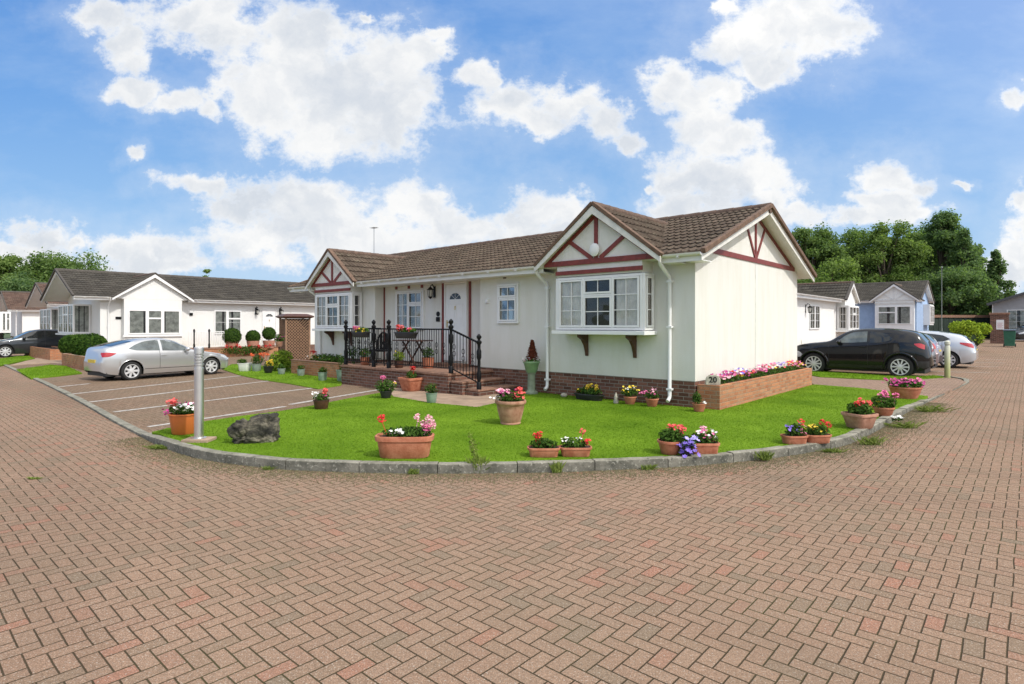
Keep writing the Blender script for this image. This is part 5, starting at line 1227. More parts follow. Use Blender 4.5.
r = ppot('flower_pot', 'square terracotta planter with a red geranium against the brick terrace', 'flower pot', 410, 391.5, .076, 'flare', .52, .33, M_TERRA, YT, sq=.35)
flora(r, (0, 0, .38), (.15, .13, .1), 200, .024, [(M_RED, 'g', 3, (0, 0, .52), (.06, .05, .05), .05)], 4)
r = ppot('flower_pot', 'small pale green glazed pot with sparse leaves at the corner of the patio slab', 'flower pot', 431, 403, LZ, 'pot', .24, .2, M_SAGE)
flora(r, (0, 0, .28), (.15, .12, .1), 180, .024, [(M_RED, 'b', 5, (.04, 0, .33), (.08, .08, .05), .016)], 5, leaf=M_LEAF)
r = ppot('flower_trough', 'long terracotta trough near the kerb with red geranium left and pink ones right', 'flower trough', 403, 458.5, LZ, 'trough', .70, .265, M_TERRA, 0, l=.34, sq=.55)
flora(r, (.03, 0, .29), (.31, .13, .06), 520, .024, [(M_RED, 'g', 1, (-.28, -.02, .45), (.01, .01, .01), .055), (M_WPET, 'b', 30, (-.07, -.08, .31), (.09, .06, .03), .022), (M_LPINK, 'g', 5, (.24, -.02, .42), (.1, .06, .05), .045), (M_PINK, 'g', 2, (.28, -.06, .36), (.04, .03, .02), .045)], 6)
r = ppot('flower_pot', 'big pale terracotta urn heaped with pink and salmon pansies in the middle of the lawn', 'flower pot', 510.5, 425.5, LZ, 'urn', .50, .385, M_TERRAP)
flora(r, (0, 0, .44), (.23, .22, .08), 460, .026, [(M_MAG, 'b', 30, (-.05, -.06, .50), (.16, .14, .05), .03), (M_CORAL, 'b', 26, (.12, -.08, .47), (.11, .12, .05), .032), (M_LPINK, 'b', 22, (-.12, -.04, .53), (.1, .1, .03), .032), (M_WPET, 'b', 14, (-.25, -.05, .42), (.08, .06, .05), .026), (M_CORAL, 'g', 2, (.13, -.02, .55), (.03, .03, .01), .05)], 7)
# pedestal pot by the downpipe
x, y = A.w(-3.86, -.30); r = thing('pedestal_planter', 'pale green pot on a tall green pedestal with a russet dwarf conifer beside the downpipe', 'planter', (x, y, LZ), 0, 'potted flowers around the lawn'); r.scale = (.9,.9,.8)
m = MB(); m.lathe([(.17, 0), (.17, .05), (.12, .08), (.105, .12), (.10, .55), (.12, .60), (.13, .62)], (0,0,0), 20); m.build('pedestal', simple('pale_green_stone', (.21,.25,.18), .7, .2, 9), r, smooth=True)
m = MB(); m.lathe([(.12, .62), (.15, .66), (.20, .88), (.22, .90), (.22, .95), (.19, .95), (.02, .92)], (0,0,0), 24); m.build('pot', simple('bright_sage', (.20,.33,.17), .5, .12, 8), r, smooth=True)
rng = random.Random(4); m = MB()
for k in range(12): leafcloud(m, (0.02, 0, 1.02+.045*k), (.17*(1-k/13)+.015, .17*(1-k/13)+.015, .05), 120, .028, rng)
m.build('conifer', mat_leaf('russet', (.10,.025,.015), (.22,.07,.04), 12), r, fix=False)
flora(r, (0, 0, .98), (.24, .22, .05), 180, .02, [(M_WPET, 'b', 24, (0, -.1, 1.0), (.24, .12, .05), .022), (M_PINK, 'b', 14, (-.05, -.12, .98), (.2, .1, .05), .022)], 8)
# pots along the plinth
def wallpot(label, x, dy, kind, w, h, mat, l, yaw, fl, seed, name='flower_pot', cat='flower pot', fr=None, z=LZ):
    X, Y = A.w(x, -dy); r = thing(name, label, cat, (X, Y, z), yaw, 'potted flowers around the lawn'); pot(kind, w, h, mat, r, l, .6 if l else None)
    flora(r, *(fr or ((0, 0, h+.05), (w*.48, (l or w)*.45, .06), 160, .022)), fl, seed); return r
xq = lambda px, d: A.X(px, -d)
wallpot('black trough of yellow begonias against the brick plinth under the front bay window', xq(589, .35), .35, 'trough', .72, .13, M_BLACKP, .26, YT, [(M_YEL, 'g', 6, (.12, -.03, .27), (.14, .05, .05), .04), (M_YEL, 'b', 10, (-.18, -.05, .2), (.1, .05, .03), .02)], 9, name='flower_trough', cat='flower trough', fr=((0, 0, .19), (.33, .12, .07), 380, .026))
wallpot('terracotta pot of yellow flowers by the plinth, right of the black trough', xq(630, .35), .35, 'flare', .26, .16, M_TERRA, None, 0, [(M_YEL, 'b', 26, (0, -.05, .30), (.17, .1, .07), .026), (M_WPET, 'b', 6, (0, -.05, .3), (.15, .1, .06), .022)], 10, fr=((0, 0, .24), (.18, .15, .08), 260, .022))
wallpot('terracotta pot of drooping pink flowers by the plinth, left of the right-hand downpipe', xq(652, .35), .35, 'flare', .26, .16, M_TERRA, None, 0, [(M_PINK, 'b', 18, (-.1, -.05, .28), (.14, .1, .04), .028), (M_LPINK, 'b', 8, (.05, -.05, .33), (.06, .1, .04), .028)], 11, fr=((0, 0, .22), (.16, .14, .07), 160, .022))
wallpot('terracotta pot with reddish leaves at the corner of the bungalow under the number stone', xq(699, .38), .38, 'bowl', .24, .15, M_TERRA, None, 0, [(M_WPET, 'b', 5, (.08, -.08, .18), (.03, .03, .02), .022)], 12, fr=((-.04, 0, .24), (.09, .09, .1), 120, .024))
X, Y = A.w(xq(616, .42), -.42); r = thing('ornament', 'tiny pale stone gnome by the brick plinth between two flower pots', 'ornament', (X, Y, LZ)); m = MB(); m.lathe([(.05, 0), (.055, .04), (.035, .10), (.04, .13), (.03, .16), (.005, .22)], (0,0,0), 12); m.build('figure', M_STONE, r, smooth=True)
X, Y = A.w(xq(564, .3), -.3); r = thing('ornament', 'small white stone by the brick plinth right of the left downpipe', 'ornament', (X, Y, LZ)); m = MB(); m.ball((0, 0, .04), (.08, .06, .05), 9, 6); m.build('stone', M_STONE, r, smooth=True)
# troughs by the kerb
r = ppot('flower_trough', 'left of the two small terracotta troughs by the kerb, with scarlet geraniums', 'flower trough', 544, 457.5, LZ, 'trough', .395, .115, M_TERRA, 0, l=.2, sq=.42)
flora(r, (0, 0, .15), (.17, .09, .06), 300, .022, [(M_RED, 'g', 3, (-.09, -.02, .25), (.07, .03, .02), .036)], 13, leaf=M_LEAF)
r = ppot('flower_trough', 'right of the two small terracotta troughs by the kerb, with tiny white flowers', 'flower trough', 576, 457, LZ, 'trough', .395, .115, M_TERRA, 0, l=.2, sq=.42)
flora(r, (-.02, 0, .15), (.17, .09, .06), 260, .02, [(M_WPET, 'b', 18, (-.05, -.04, .2), (.12, .06, .03), .016), (M_CORAL, 'g', 1, (.09, 0, .3), (.005, .01, .005), .036), (M_RED, 'b', 8, (.15, -.02, .18), (.03, .04, .03), .026)], 14)
r = ppot('flower_pot', 'round terracotta pot with coral geraniums and trailing violet petunias near the kerb', 'flower pot', 672, 455.5, LZ, 'flare', .30, .17, M_TERRA)
flora(r, (.02, 0, .22), (.16, .14, .08), 360, .024, [(M_CORAL, 'g', 5, (.03, 0, .31), (.13, .06, .03), .042)], 15)
r = ppot('flower_trough', 'terracotta trough with pink and white geraniums right of the violet petunias', 'flower trough', 706, 454.5, LZ, 'trough', .36, .14, M_TERRA, 0, l=.22, sq=.42)
flora(r, (0, 0, .18), (.18, .1, .08), 320, .022, [(M_LPINK, 'g', 2, (0, -.02, .30), (.07, .05, .02), .04), (M_PINK, 'b', 12, (0, -.03, .25), (.14, .06, .06), .024), (M_WPET, 'b', 16, (.02, -.04, .24), (.13, .06, .06), .022)], 16)
r = ppot('flower_pot', 'small dark pot spilling violet petunias between the coral and pink geraniums', 'flower pot', 687, 456.5, LZ, 'pot', .16, .12, M_BLACKP)
flora(r, (0, 0, .16), (.12, .1, .08), 200, .022, [(M_PURP, 'b', 20, (0, -.10, .10), (.12, .05, .09), .036), (simple('lilac_petals', (.42,.36,.75), .6, .2, 30), 'b', 12, (.05, -.08, .2), (.08, .05, .07), .034)], 17)
r = ppot('flower_trough', 'small trough with red and purple flowers, left of the pair nearest the right kerb', 'flower trough', 797, 444.5, LZ, 'trough', .34, .115, M_TERRA, .1, l=.22, sq=.6)
flora(r, (.02, 0, .17), (.15, .1, .08), 300, .022, [(M_RED, 'g', 1, (.08, 0, .30), (.03, .02, .02), .045), (M_PURP, 'b', 12, (0, -.05, .22), (.12, .05, .06), .024), (M_PINK, 'b', 10, (.1, -.05, .18), (.08, .05, .06), .026)], 18)
r = ppot('flower_trough', 'small trough with yellow blooms and red geraniums, right of the pair nearest the right kerb', 'flower trough', 820, 443.5, LZ, 'trough', .36, .115, M_TERRA, .1, l=.22, sq=.6)
flora(r, (0, 0, .16), (.17, .1, .08), 300, .022, [(M_YEL, 'b', 20, (-.09, -.04, .2), (.09, .06, .05), .025), (M_RED, 'g', 2, (.12, 0, .27), (.05, .03, .03), .042)], 19)
r = ppot('flower_pot', 'rectangular terracotta pot with pale rim and scarlet geraniums at the right kerb', 'flower pot', 865, 429.5, LZ, 'flare', .42, .235, M_TERRAP, .35, l=.40, sq=.4)
flora(r, (0, 0, .30), (.19, .17, .09), 420, .026, [(M_CORAL, 'g', 4, (.05, 0, .40), (.12, .08, .04), .05), (M_RED, 'g', 1, (-.12, -.05, .36), (.02, .02, .02), .04)], 20)
r = ppot('flower_pot', 'round terracotta pot with pink geraniums behind the rectangular pot at the right kerb', 'flower pot', 888, 417, LZ, 'flare', .34, .16, M_TERRA)
flora(r, (0, 0, .24), (.24, .17, .10), 380, .026, [(M_PINK, 'g', 5, (.04, 0, .38), (.15, .08, .05), .052), (M_YEL, 'b', 6, (-.15, -.08, .22), (.05, .05, .05), .022)], 21)
r = ppot('flower_pot', 'wide terracotta bowl brimming with magenta petunias at the far right corner of the lawn', 'flower pot', 912, 400, .08, 'bowl', .62, .27, M_TERRA)
flora(r, (0, 0, .32), (.36, .3, .09), 620, .03, [(M_MAG, 'b', 90, (-.05, -.05, .36), (.36, .22, .08), .038), (M_PINK, 'b', 24, (.2, 0, .42), (.18, .15, .04), .034)], 22)
r = thing('white_flower', 'low clump of white flowers on the lawn edge below the pink geranium pot', 'flower', (*at(897, 421, LZ), LZ)); flora(r, (0, 0, .03), (.09, .07, .03), 60, .02, [(M_WPET, 'b', 22, (0, 0, .06), (.09, .07, .02), .028)], 23, stems=False)
# pansies along the gable planter
rng = random.Random(5); k = 0
cols = [M_PINK, M_MAG, M_WPET, M_LPINK, M_YEL, M_PURP, M_CORAL, M_RED]
f = thing('bedding_plants', 'row of pink, white and yellow pansies filling the long planter by the gable end', 'pansies', (A.ox, A.oy, 0), A.a)
m = MB(); 
for i in range(46): y = .45+i*.124; leafcloud(m, (.19, y, .58), (.15, .13, .07+.03*rng.random()), 34, .03, rng)
m.build('foliage', M_LEAF, f, fix=False)
for i, cm in enumerate(cols):
    for j in range(7 if i < 4 else 4):
        m = MB()
        y = rng.uniform(.5, 6.1); n = rng.randint(5, 12); zc = rng.uniform(.64, .74)
        for _ in range(n): bloom(m, (.2+rng.uniform(-.14, .14), y+rng.uniform(-.2, .2), zc+rng.uniform(-.04, .04)), rng.uniform(.03, .045), rng)
        m.build('flowers', cm, f, fix=False)
# on the terrace
def rail_box(label, xc, seed, fl, z=1.30, L=.62, y=-1.56):
    X, Y = A.w(xc, y); r = thing('window_box', label, 'flower box', (X, Y, z+.1), A.a, 'flower boxes on the terrace railing'); pot('trough', L, .16, M_BLACKP, r, .2, .45); flora(r, (0, 0, .2), (L*.48, .1, .07), 260, .028, fl, seed); return r
rail_box('black flower box of coral geraniums hung on the railing below the front-door lantern', A.X(406, -1.56), 31, [(M_CORAL, 'g', 9, (0, -.04, .26), (.30, .05, .04), .05), (M_PINK, 'b', 12, (0, -.05, .24), (.3, .05, .04), .03)], z=1.26, L=.85)
rail_box('black flower box of pink and yellow flowers hung on the left stretch of the railing', A.X(361, -1.56), 32, [(M_PINK, 'g', 5, (-.1, -.04, .26), (.22, .05, .03), .045), (M_YEL, 'b', 22, (.1, -.06, .2), (.25, .05, .05), .03)], z=1.26, L=.75)
def lth(name, label, cat, x, y, z, yaw=0, group=None): X, Y = A.w(x, y); return thing(name, label, cat, (X, Y, z), A.a+yaw, group)
r = lth('chair', 'black ornate metal garden chair on the terrace behind the railing', 'chair', A.X(380.5, -.95), -.95, .556, .5)
m = MB(); [m.tube([(sx*.2, sy*.2, 0), (sx*.2, sy*.2, .43)], .014, 6) for sx in (-1, 1) for sy in (-1, 1)]
for sx in (-1, 1):
    for sy in (-1, 1): m = MB(); m.tube([(sx*.22, sy*.22, 0), (sx*.19, sy*.19, .43)], .014, 6); m.build('leg', M_IRON, r)
m = MB(); m.box(-.24, .24, -.24, .24, .40, .455); m.build('seat', M_IRON, r, bevel=.01)
m = MB(); m.tube([(.22*math.cos(t), .2, .45+.48*math.sin(t)) for t in [PI*k/12 for k in range(13)]], .025, 6)
for k in range(7): x = -.16+.053*k; m.bar((x, .2, .45), (x, .2, .45+.46*math.sqrt(max(0, 1-(x/.22)**2))), .034, .014, up=(0,1,0))
m.tube([(0+.07*math.cos(t), .2, .72+.09*math.sin(t)) for t in [2*PI*k/12 for k in range(13)]], .009, 5)
m.build('backrest', M_IRON, r)
for sx in (-1, 1): m = MB(); m.tube([(sx*.21, .2, .66), (sx*.24, 0, .67), (sx*.22, -.2, .62), (sx*.21, -.2, .44)], .012, 6); m.build('armrest', M_IRON, r)
r = lth('folding_table', 'dark brown folding wooden table on the terrace under the lantern', 'table', A.X(411, -.6), -.55, .556)
m = MB(); m.box(-.55, .55, -.28, .28, .70, .73); m.build('tabletop', M_BROWN, r, bevel=.006)
for sx in (-1, 1):
    for sy in (-1, 1): m = MB(); m.bar((sx*.48, -.24*sy, 0), (-sx*.15, -.24*sy+.02*sx, .70), .04, .03); m.build('leg', M_BROWN, r)
for (lb, px, yy, kd, w, h, mt, fl, sd, lf) in [('brown pot of spiky yellow-green leaves on the terrace behind the railing', 399, -1.15, 'pot', .26, .2, M_BROWN, [(M_YEL, 'b', 14, (0, 0, .42), (.15, .12, .08), .028)], 41, M_LEAFL),
    ('terracotta pot of green leaves on the terrace left of the front door', 428, -.7, 'pot', .34, .28, M_TERRA, [], 42, M_LEAF), ('brown pot on the terrace at the left end below the bay window', 365, -1.1, 'pot', .28, .22, M_TERRA, [(M_RED, 'b', 6, (0, 0, .35), (.1, .1, .05), .025)], 43, M_LEAF)]:
    r = lth('flower_pot', lb, 'flower pot', A.X(px, yy), yy, .556, 0, 'pots standing on the terrace'); pot(kd, w, h, mt, r); flora(r, (0, 0, h+.12), (.18, .16, .13), 160, .03, fl, sd, leaf=lf)
r = lth('bedding_plants', 'mixed red and green plants growing in the planter left of the terrace', 'plants', -12.6, -.38, .44)
flora(r, (0, 0, .12), (1.1, .3, .16), 800, .035, [(M_RED, 'g', 3, (-.9, 0, .3), (.15, .1, .06), .07), (M_YEL, 'b', 10, (-.5, -.1, .2), (.3, .1, .08), .03), (M_WPET, 'b', 8, (-1.1, -.1, .15), (.2, .1, .05), .03)], 44)
r = lth('bedding_plants', 'tall thin leafy stems in the planter against the bay bracket', 'plants', -11.0, -.4, .44); rng = random.Random(2); m = MB()
for _ in range(14): x = rng.uniform(-.4, .4); m.tube([(x*.4, 0, 0), (x, rng.uniform(-.1, .1), rng.uniform(.3, .62))], .006, 4); leafcloud(m, (x, 0, .4), (.08, .08, .16), 14, .035, rng)
m.build('foliage', M_LEAF, r, fix=False)
# pots on the grass to the left
GS = 'small pots on the grass by the trellis column'
M_ZINC = simple('grey_green_zinc', (.26,.31,.28), .5, .2, 9)
def gp(label, px, py, kind, w, h, mat, fl, seed, fr=None, leaf=None, sq=None, l=None):
    r = ppot('flower_pot', label, 'flower pot', px, py, .02, kind, w, h, mat, 0, l, sq, GS); flora(r, *(fr or ((0, 0, h+.06), (w*.45, w*.4, .08), 120, .028)), fl, seed, leaf=leaf); return r
gp('square white planter on the grass next to the silver car bonnet', 243, 371.5, 'pot', .40, .30, M_WHITE, [], 51, fr=((-.1, 0, .36), (.18, .15, .08), 150, .03), sq=.35)
gp('grey-green pot with orange-red geraniums right of the square white planter', 255, 371.5, 'pot', .34, .27, M_ZINC, [(simple('orange_petals', (.75,.13,.03), .6, .2, 30), 'g', 9, (.05, 0, .58), (.3, .15, .05), .05)], 52, fr=((.05, 0, .42), (.25, .2, .14), 260, .032))
gp('black pot with bright yellow begonias on the grass', 267, 373.5, 'bowl', .33, .25, M_BLACKP, [(M_YEL, 'g', 9, (.02, -.05, .36), (.14, .08, .09), .05)], 53)
gp('small grey-green pot under the lime leafy shrub', 280.5, 374.5, 'pot', .26, .2, M_ZINC, [], 54)
gp('small zinc pot with a tuft of leaves below the trellis column', 300, 376, 'pot', .26, .22, M_ZINC, [], 55)
gp('pale sage pot below the orange planter', 321.5, 381, 'pot', .28, .26, M_SAGE, [], 56)
gp('larger sage green pot with wispy yellow stems at the terrace corner', 341, 381.5, 'pot', .36, .34, M_SAGE, [(M_YEL, 'b', 5, (0, 0, .75), (.15, .1, .1), .025)], 57, fr=((0, 0, .55), (.16, .14, .25), 90, .03))
r = thing('shrub', 'lime green leafy shrub left of the trellis column', 'shrub', (*at(278, 372, .02), .02)); flora(r, (0, .3, .38), (.45, .35, .34), 900, .05, [], 58, leaf=M_LEAFL)
# trellis column
x, y = at(290.5, 363.5); r = thing('trellis_column', 'brown lattice trellis column with a moulded square cap', 'trellis', (x, y+.5, 0), .62)
W_ = .52; m = MB(); m.box(-W_+.04, W_-.04, -W_+.04, W_-.04, 0, 1.98); m.build('core', simple('dark_slats', (.05,.03,.02), .9, .3, 8), r)
M_LAT = simple('lattice_wood', (.30,.18,.11), .8, .25, 12)
for face in range(4):
    R4 = Matrix.Rotation(face*PI/2, 4, 'Z'); m = MB(); st_ = .13
    for sg in (-1, 1):
        k = -22
        for k in range(-18, 19):
            # diagonal slat clipped to the face
            a = Vector((-W_, k*st_)); b = Vector((W_, k*st_+2*W_)) if sg > 0 else Vector((W_, k*st_-2*W_))
            def clip(a, b):
                d = b-a; t0, t1 = 0, 1
                for lo_, hi_, i in ((0.05, 1.95, 1),):
                    if abs(d[i]) > 1e-6:
                        u0, u1 = (lo_-a[i])/d[i], (hi_-a[i])/d[i]; t0 = max(t0, min(u0, u1)); t1 = min(t1, max(u0, u1))
                return (a+d*t0, a+d*t1) if t1 > t0+.02 else None
            c = clip(a, b)
            if c:
                p, q = c; yy = -W_-(.012 if sg > 0 else 0)
                n0 = len(m.v); m.bar((p.x, yy, p.y), (q.x, yy, q.y), .03, .011, up=(0,1,0)); m.v[n0:] = [tuple(R4 @ Vector(v)) for v in m.v[n0:]]
    m.build('lattice', M_LAT, r)
    m = MB(); m.box(-W_-.02, -W_+.05, -W_-.02, -W_+.05, 0, 2.0, R4); m.build('post', M_LAT, r)
m = MB(); m.lathe([(.78, 0), (.94, .05), (.94, .10), (.74, .16), (.6, .20), (.05, .21)], (0, 0, 2.0), 4, M=Matrix.Rotation(PI/4, 4, 'Z')); m.build('cap', M_BROWN, r)
# red leaved plant and stand by the trellis
r = thing('flower_pot', 'terracotta pot with red fuchsia standing left of the trellis column', 'flower pot', (*at(279, 366), .0)); m = MB(); m.tube([(0,0,0), (0,0,.8)], .03, 8); m.build('stand', M_BROWN, r)
rr_ = pot('pot', .3, .22, M_TERRAP, r); rr_.location = (0, 0, .8); flora(r, (0, 0, 1.15), (.22, .2, .16), 160, .04, [(M_MAG, 'g', 5, (0, 0, 1.2), (.18, .1, .14), .055)], 59)
# topiary balls in tubs
def topiary(label, px, yy, R, zc, seed):
    X = N2.X(px, yy); Xw, Yw = N2.w(X, yy); r = thing('topiary', label, 'topiary', (Xw, Yw, .50), 0, 'clipped box balls in wooden tubs')
    t = MB(); t.lathe([(.26, -.1), (.33, .30), (.33, .33), (.29, .33), (.28, .28), (.05, .28)], (0,0,0), 18); t.build('tub', simple('pinkish_tub', (.40,.19,.13), .8, .2, 10), r, smooth=True)
    for z_ in (.0, .2): h = MB(); h.lathe([(.275+.13*z_, z_), (.275+.13*z_+.02, z_+.05)], (0,0,0), 18); h.build('hoop', M_IRON, r)
    s = MB(); s.tube([(0,0,.2), (0,0,zc-.5)], .03, 8); s.build('trunk', M_BROWN, r)
    m = MB(); rng = random.Random(seed); leafcloud(m, (0, 0, zc-.5), (R, R, R), 2600, .045, rng, up=.1, shell=.82); m.build('crown', M_LEAFT, r, fix=False)
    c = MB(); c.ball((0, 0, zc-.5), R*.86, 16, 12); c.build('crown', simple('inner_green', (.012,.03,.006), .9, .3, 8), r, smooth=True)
topiary('largest clipped ball tree in a tub, behind the silver car bonnet', 232, -1.15, .47, 1.08, 1)
topiary('clipped ball tree in a tub, between the large one and the one beside the trellis', 253, -1.15, .38, 1.04, 2)
topiary('clipped ball tree in a tub, nearest the trellis column', 269, -1.15, .36, 1.22, 3)
r = thing('bedding_plants', 'red flowers along the low brick wall in front of the white bungalow door', 'flowers', (*N2.w(N2.X(246, -1.5), -1.5), .0), N2.a); flora(r, (0, 0, .35), (1.4, .15, .2), 500, .05, [(M_RED, 'g', 9, (0, 0, .55), (1.3, .1, .08), .08)], 60)
# clipped hedge lumps
M_HEDGE = mat_leaf('yew_green', (.018,.05,.010), (.075,.14,.022), 5)
for i, (px, py, R, hz) in enumerate([(54.5, 363.5, .42, .82), (60.5, 365.5, .45, .86), (67.5, 367.5, .47, .88), (75.5, 370, .52, .92)]):
    X, Y = at(px, py); Y += .9; r = thing('clipped_bush', ['leftmost clipped conifer bush in the orange brick planter', 'second clipped conifer bush from the left in the orange brick planter', 'third clipped conifer bush from the left in the orange brick planter', 'largest clipped conifer bush, next to the boot of the silver car'][i], 'bush', (X, Y, .3), 0, 'clipped conifer bushes in the planter')
    m = MB(); rng = random.Random(70+i); leafcloud(m, (0, 0, .58*hz), (R, R, .58*hz), 3600, .055, rng, up=.1, shell=.84); m.build('foliage', M_HEDGE, r, fix=False)
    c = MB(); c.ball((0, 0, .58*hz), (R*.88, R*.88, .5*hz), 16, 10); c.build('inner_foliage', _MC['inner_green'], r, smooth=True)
# lime bush on the right
X, Y = at(975, 352); r = thing('shrub', 'bright lime green bush beyond the pale silver hatchback', 'shrub', (X, Y+.6, G(X, Y)))
m = MB(); rng = random.Random(90)
for _ in range(16): a = rng.uniform(0, 2*PI); d = rng.uniform(0, 1.0); leafcloud(m, (d*math.cos(a), d*math.sin(a)*.8, rng.uniform(.4, 1.45)), (.40, .40, .34), 420, .07, rng, shell=.2)
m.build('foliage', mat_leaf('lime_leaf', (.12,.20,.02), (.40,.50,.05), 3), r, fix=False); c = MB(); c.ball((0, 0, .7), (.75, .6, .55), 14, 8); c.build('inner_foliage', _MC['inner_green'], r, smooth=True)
# ------------------------------------------------------------------ bollard, rock, post, chairs
x, y = at(199, 441, LZ); r = thing('bollard', 'round brushed steel bollard light with louvred top standing on a paving slab', 'bollard', (x, y, LZ)); r.scale = (1.05, 1.05, 1.38)
m = MB(); m.lathe([(.058, 0), (.058, .70), (.05, .705), (.05, .72)], (0,0,0.03), 28); m.build('post', M_STEEL, r, smooth=True)
m = MB()
for k in range(4): m.lathe([(.045, .725+.03*k), (.06, .728+.03*k), (.06, .742+.03*k), (.045, .748+.03*k)], (0,0,0.03), 28)
m.lathe([(.06, .845), (.06, .90), (.055, .905), (.01, .905)], (0,0,.03), 28); m.build('louvre_head', M_STEEL, r, smooth=True)
m = MB(); m.lathe([(.045, .72), (.045, .85)], (0,0,.03), 20); m.build('lens', simple('frosted_lens', (.6,.6,.58), .4, .05, 4), r)
m = MB(); m.box(-.17, .17, -.12, .13, -.02, .028); m.build('base_slab', M_SLAB, r, bevel=.006); m = MB(); m.lathe([(.09, .028), (.09, .036), (.06, .04)], (0,0,0), 20); m.build('flange', M_STEEL, r)
# boulder
x, y = at(249, 444, LZ); r = thing('boulder', 'weathered grey limestone boulder with black hollows lying on the lawn', 'boulder', (x, y+.14, LZ), .32)
bm = bmesh.new(); bmesh.ops.create_icosphere(bm, subdivisions=5, radius=1)
from mathutils import noise as mn
for v in bm.verts:
    p = v.co.copy(); q = Vector((math.copysign(abs(p.x)**.62, p.x), math.copysign(abs(p.y)**.7, p.y), math.copysign(abs(p.z)**.6, p.z)))
    tilt = 1+.28*q.x
    n1 = mn.fractal(p*1.6+Vector((3,1,2)), .8, 2.1, 5); n2 = mn.fractal(p*5, .7, 2.2, 4)
    s = 1+.28*n1+.09*n2-(.16 if abs(p.x+.25-.1*p.z) < .10 else 0)
    v.co = Vector((q.x*.275*s, q.y*.14*s, q.z*.20*s*tilt+.16+.02*q.x))
me = bpy.data.meshes.new('stone'); bm.to_mesh(me); bm.free(); me.polygons.foreach_set('use_smooth', [True]*len(me.polygons))
o = bpy.data.objects.new('stone', me); COL.objects.link(o); o.parent = r
mt, nt, b = newmat('limestone'); g_ = nt.nodes.new('ShaderNodeNewGeometry'); n_ = noise(nt, vm(nt, 'MULTIPLY', g_.outputs['Position'], (.8, .8, 1.5)), 5.0, 8, .7)
c_ = ramp(nt, n_, [(.38, (.012,.012,.01)), (.50, (.06,.055,.042)), (.62, (.19,.17,.125)), (.75, (.40,.37,.28))])
pt = ramp(nt, g_.outputs['Pointiness'], [(.46, (.3,.3,.3)), (.53, (.62,.62,.62))])
setb(nt, b, Base_Color=mixc(nt, .7, c_, pt, 'OVERLAY'), Roughness=.9); bump(nt, b, noise(nt, g_.outputs['Position'], 38, 6, .7), .03); me.materials.append(mt)
# mossy post
x, y = at(948.5, 378); r = thing('post', 'pale moss-stained wooden post at the corner of the parking bays', 'post', (x, y+.05, 0))
mt, nt, b = newmat('mossy_post'); geo = nt.nodes.new('ShaderNodeNewGeometry').outputs['Position']; z_ = nd(nt, 'ShaderNodeSeparateXYZ', {0: geo}).outputs[2]
setb(nt, b, Base_Color=mixc(nt, nd(nt, 'ShaderNodeMapRange', {0: ma(nt, 'ADD', z_, ma(nt, 'MULTIPLY', noise(nt, geo, 5, 4), .5)), 1: .5, 2: 1.3}).outputs[0], (.35,.37,.16), (.55,.56,.46)), Roughness=.85)
m = MB(); m.lathe([(.078, 0), (.078, 1.0), (.062, 1.02), (.062, 1.06), (.08, 1.08), (.078, 1.16), (.03, 1.2)], (0,0,0), 20); m.build('shaft', mt, r, smooth=True)
# white chairs by the white bungalow
for i, px in enumerate((801.5, 811)):
    X = N5.X(px, -.8); Xw, Yw = N5.w(X, -.8); r = thing('garden_chair', ['left of two cream plastic garden chairs by the white bungalow wall', 'right of two cream plastic garden chairs by the white bungalow wall'][i], 'chair', (Xw, Yw, .0), N5.a+.3, 'garden chairs by the white bungalow')
    mc = simple('cream_plastic', (.62,.60,.50), .5, .1, 4)
    for sx in (-1, 1):
        for sy in (-1, 1): m = MB(); m.tube([(sx*.26, sy*.25, 0), (sx*.23, sy*.22, .42)], .022, 6); m.build('leg', mc, r)
    m = MB(); m.box(-.25, .25, -.25, .25, .42, .45); m.build('seat', mc, r, bevel=.01)
    m = MB(); m.prism([(-.25, .45), (.25, .45), (.28, .85), (.2, 1.02), (0, 1.08), (-.2, 1.02), (-.28, .85)], (0, .24, 0), (1,0,0), (0,.1,1), (0,.03,0)); m.build('backrest', mc, r, bevel=.01)
# ------------------------------------------------------------------ weeds along the kerb
M_WEED = mat_leaf('weed_green', (.11,.17,.03), (.28,.34,.09), 9)
rng = random.Random(11)
def weed(label, px, py, w, h, n, seed, z=0.0, tall=False):
    x, y = at(px, py, z); r = MB(); g = random.Random(seed)
    for _ in range(n):
        a = g.uniform(0, 2*PI); L = h*g.uniform(.5, 1.3); lean = g.uniform(.1, .9)*w; px_, py_ = g.gauss(0, w*.25), g.gauss(0, w*.08)
        b = Vector((px_, py_, 0)); t = b+Vector((math.cos(a)*lean, math.sin(a)*lean*.4, L)); mid = b.lerp(t, .55)+Vector((0, 0, L*.15)); s = Vector((-math.sin(a), math.cos(a), 0))*.0035
        r.add([b-s, b+s, mid+s*1.2, t, mid-s*1.2], [(0,1,2,3,4)])
    leafcloud(r, (0, 0, h*.25), (w*.6, w*.2, h*.25), int(n*.9), .014, g)
    if tall:
        for k in range(3):
            t = Vector((g.uniform(-.1, .1), 0, h*g.uniform(2.0, 3.0))); r.tube([(0,0,0), t*.5+Vector((.01,0,0)), t], [.004, .004, .002], 4)
            for q in range(18): leafcloud(r, tuple(t*(q/18)), (.04, .03, .02), 5, .017, g)
    o = r.build('weed', M_WEED, None, fix=False, loc=(x, y, z+G(x, y))); tag(o, label, 'weed', 'weeds growing along the kerb')
weed('tall spindly weed rising above the kerb between the long trough and the small troughs', 478, 473, .17, .17, 120, 1, tall=True)
weed('tuft of weeds at the kerb below the long terracotta trough', 413, 474.5, .10, .06, 60, 2)
weed('weed with tiny yellow flowers at the kerb below the pair of small troughs', 557, 473, .10, .12, 90, 3)
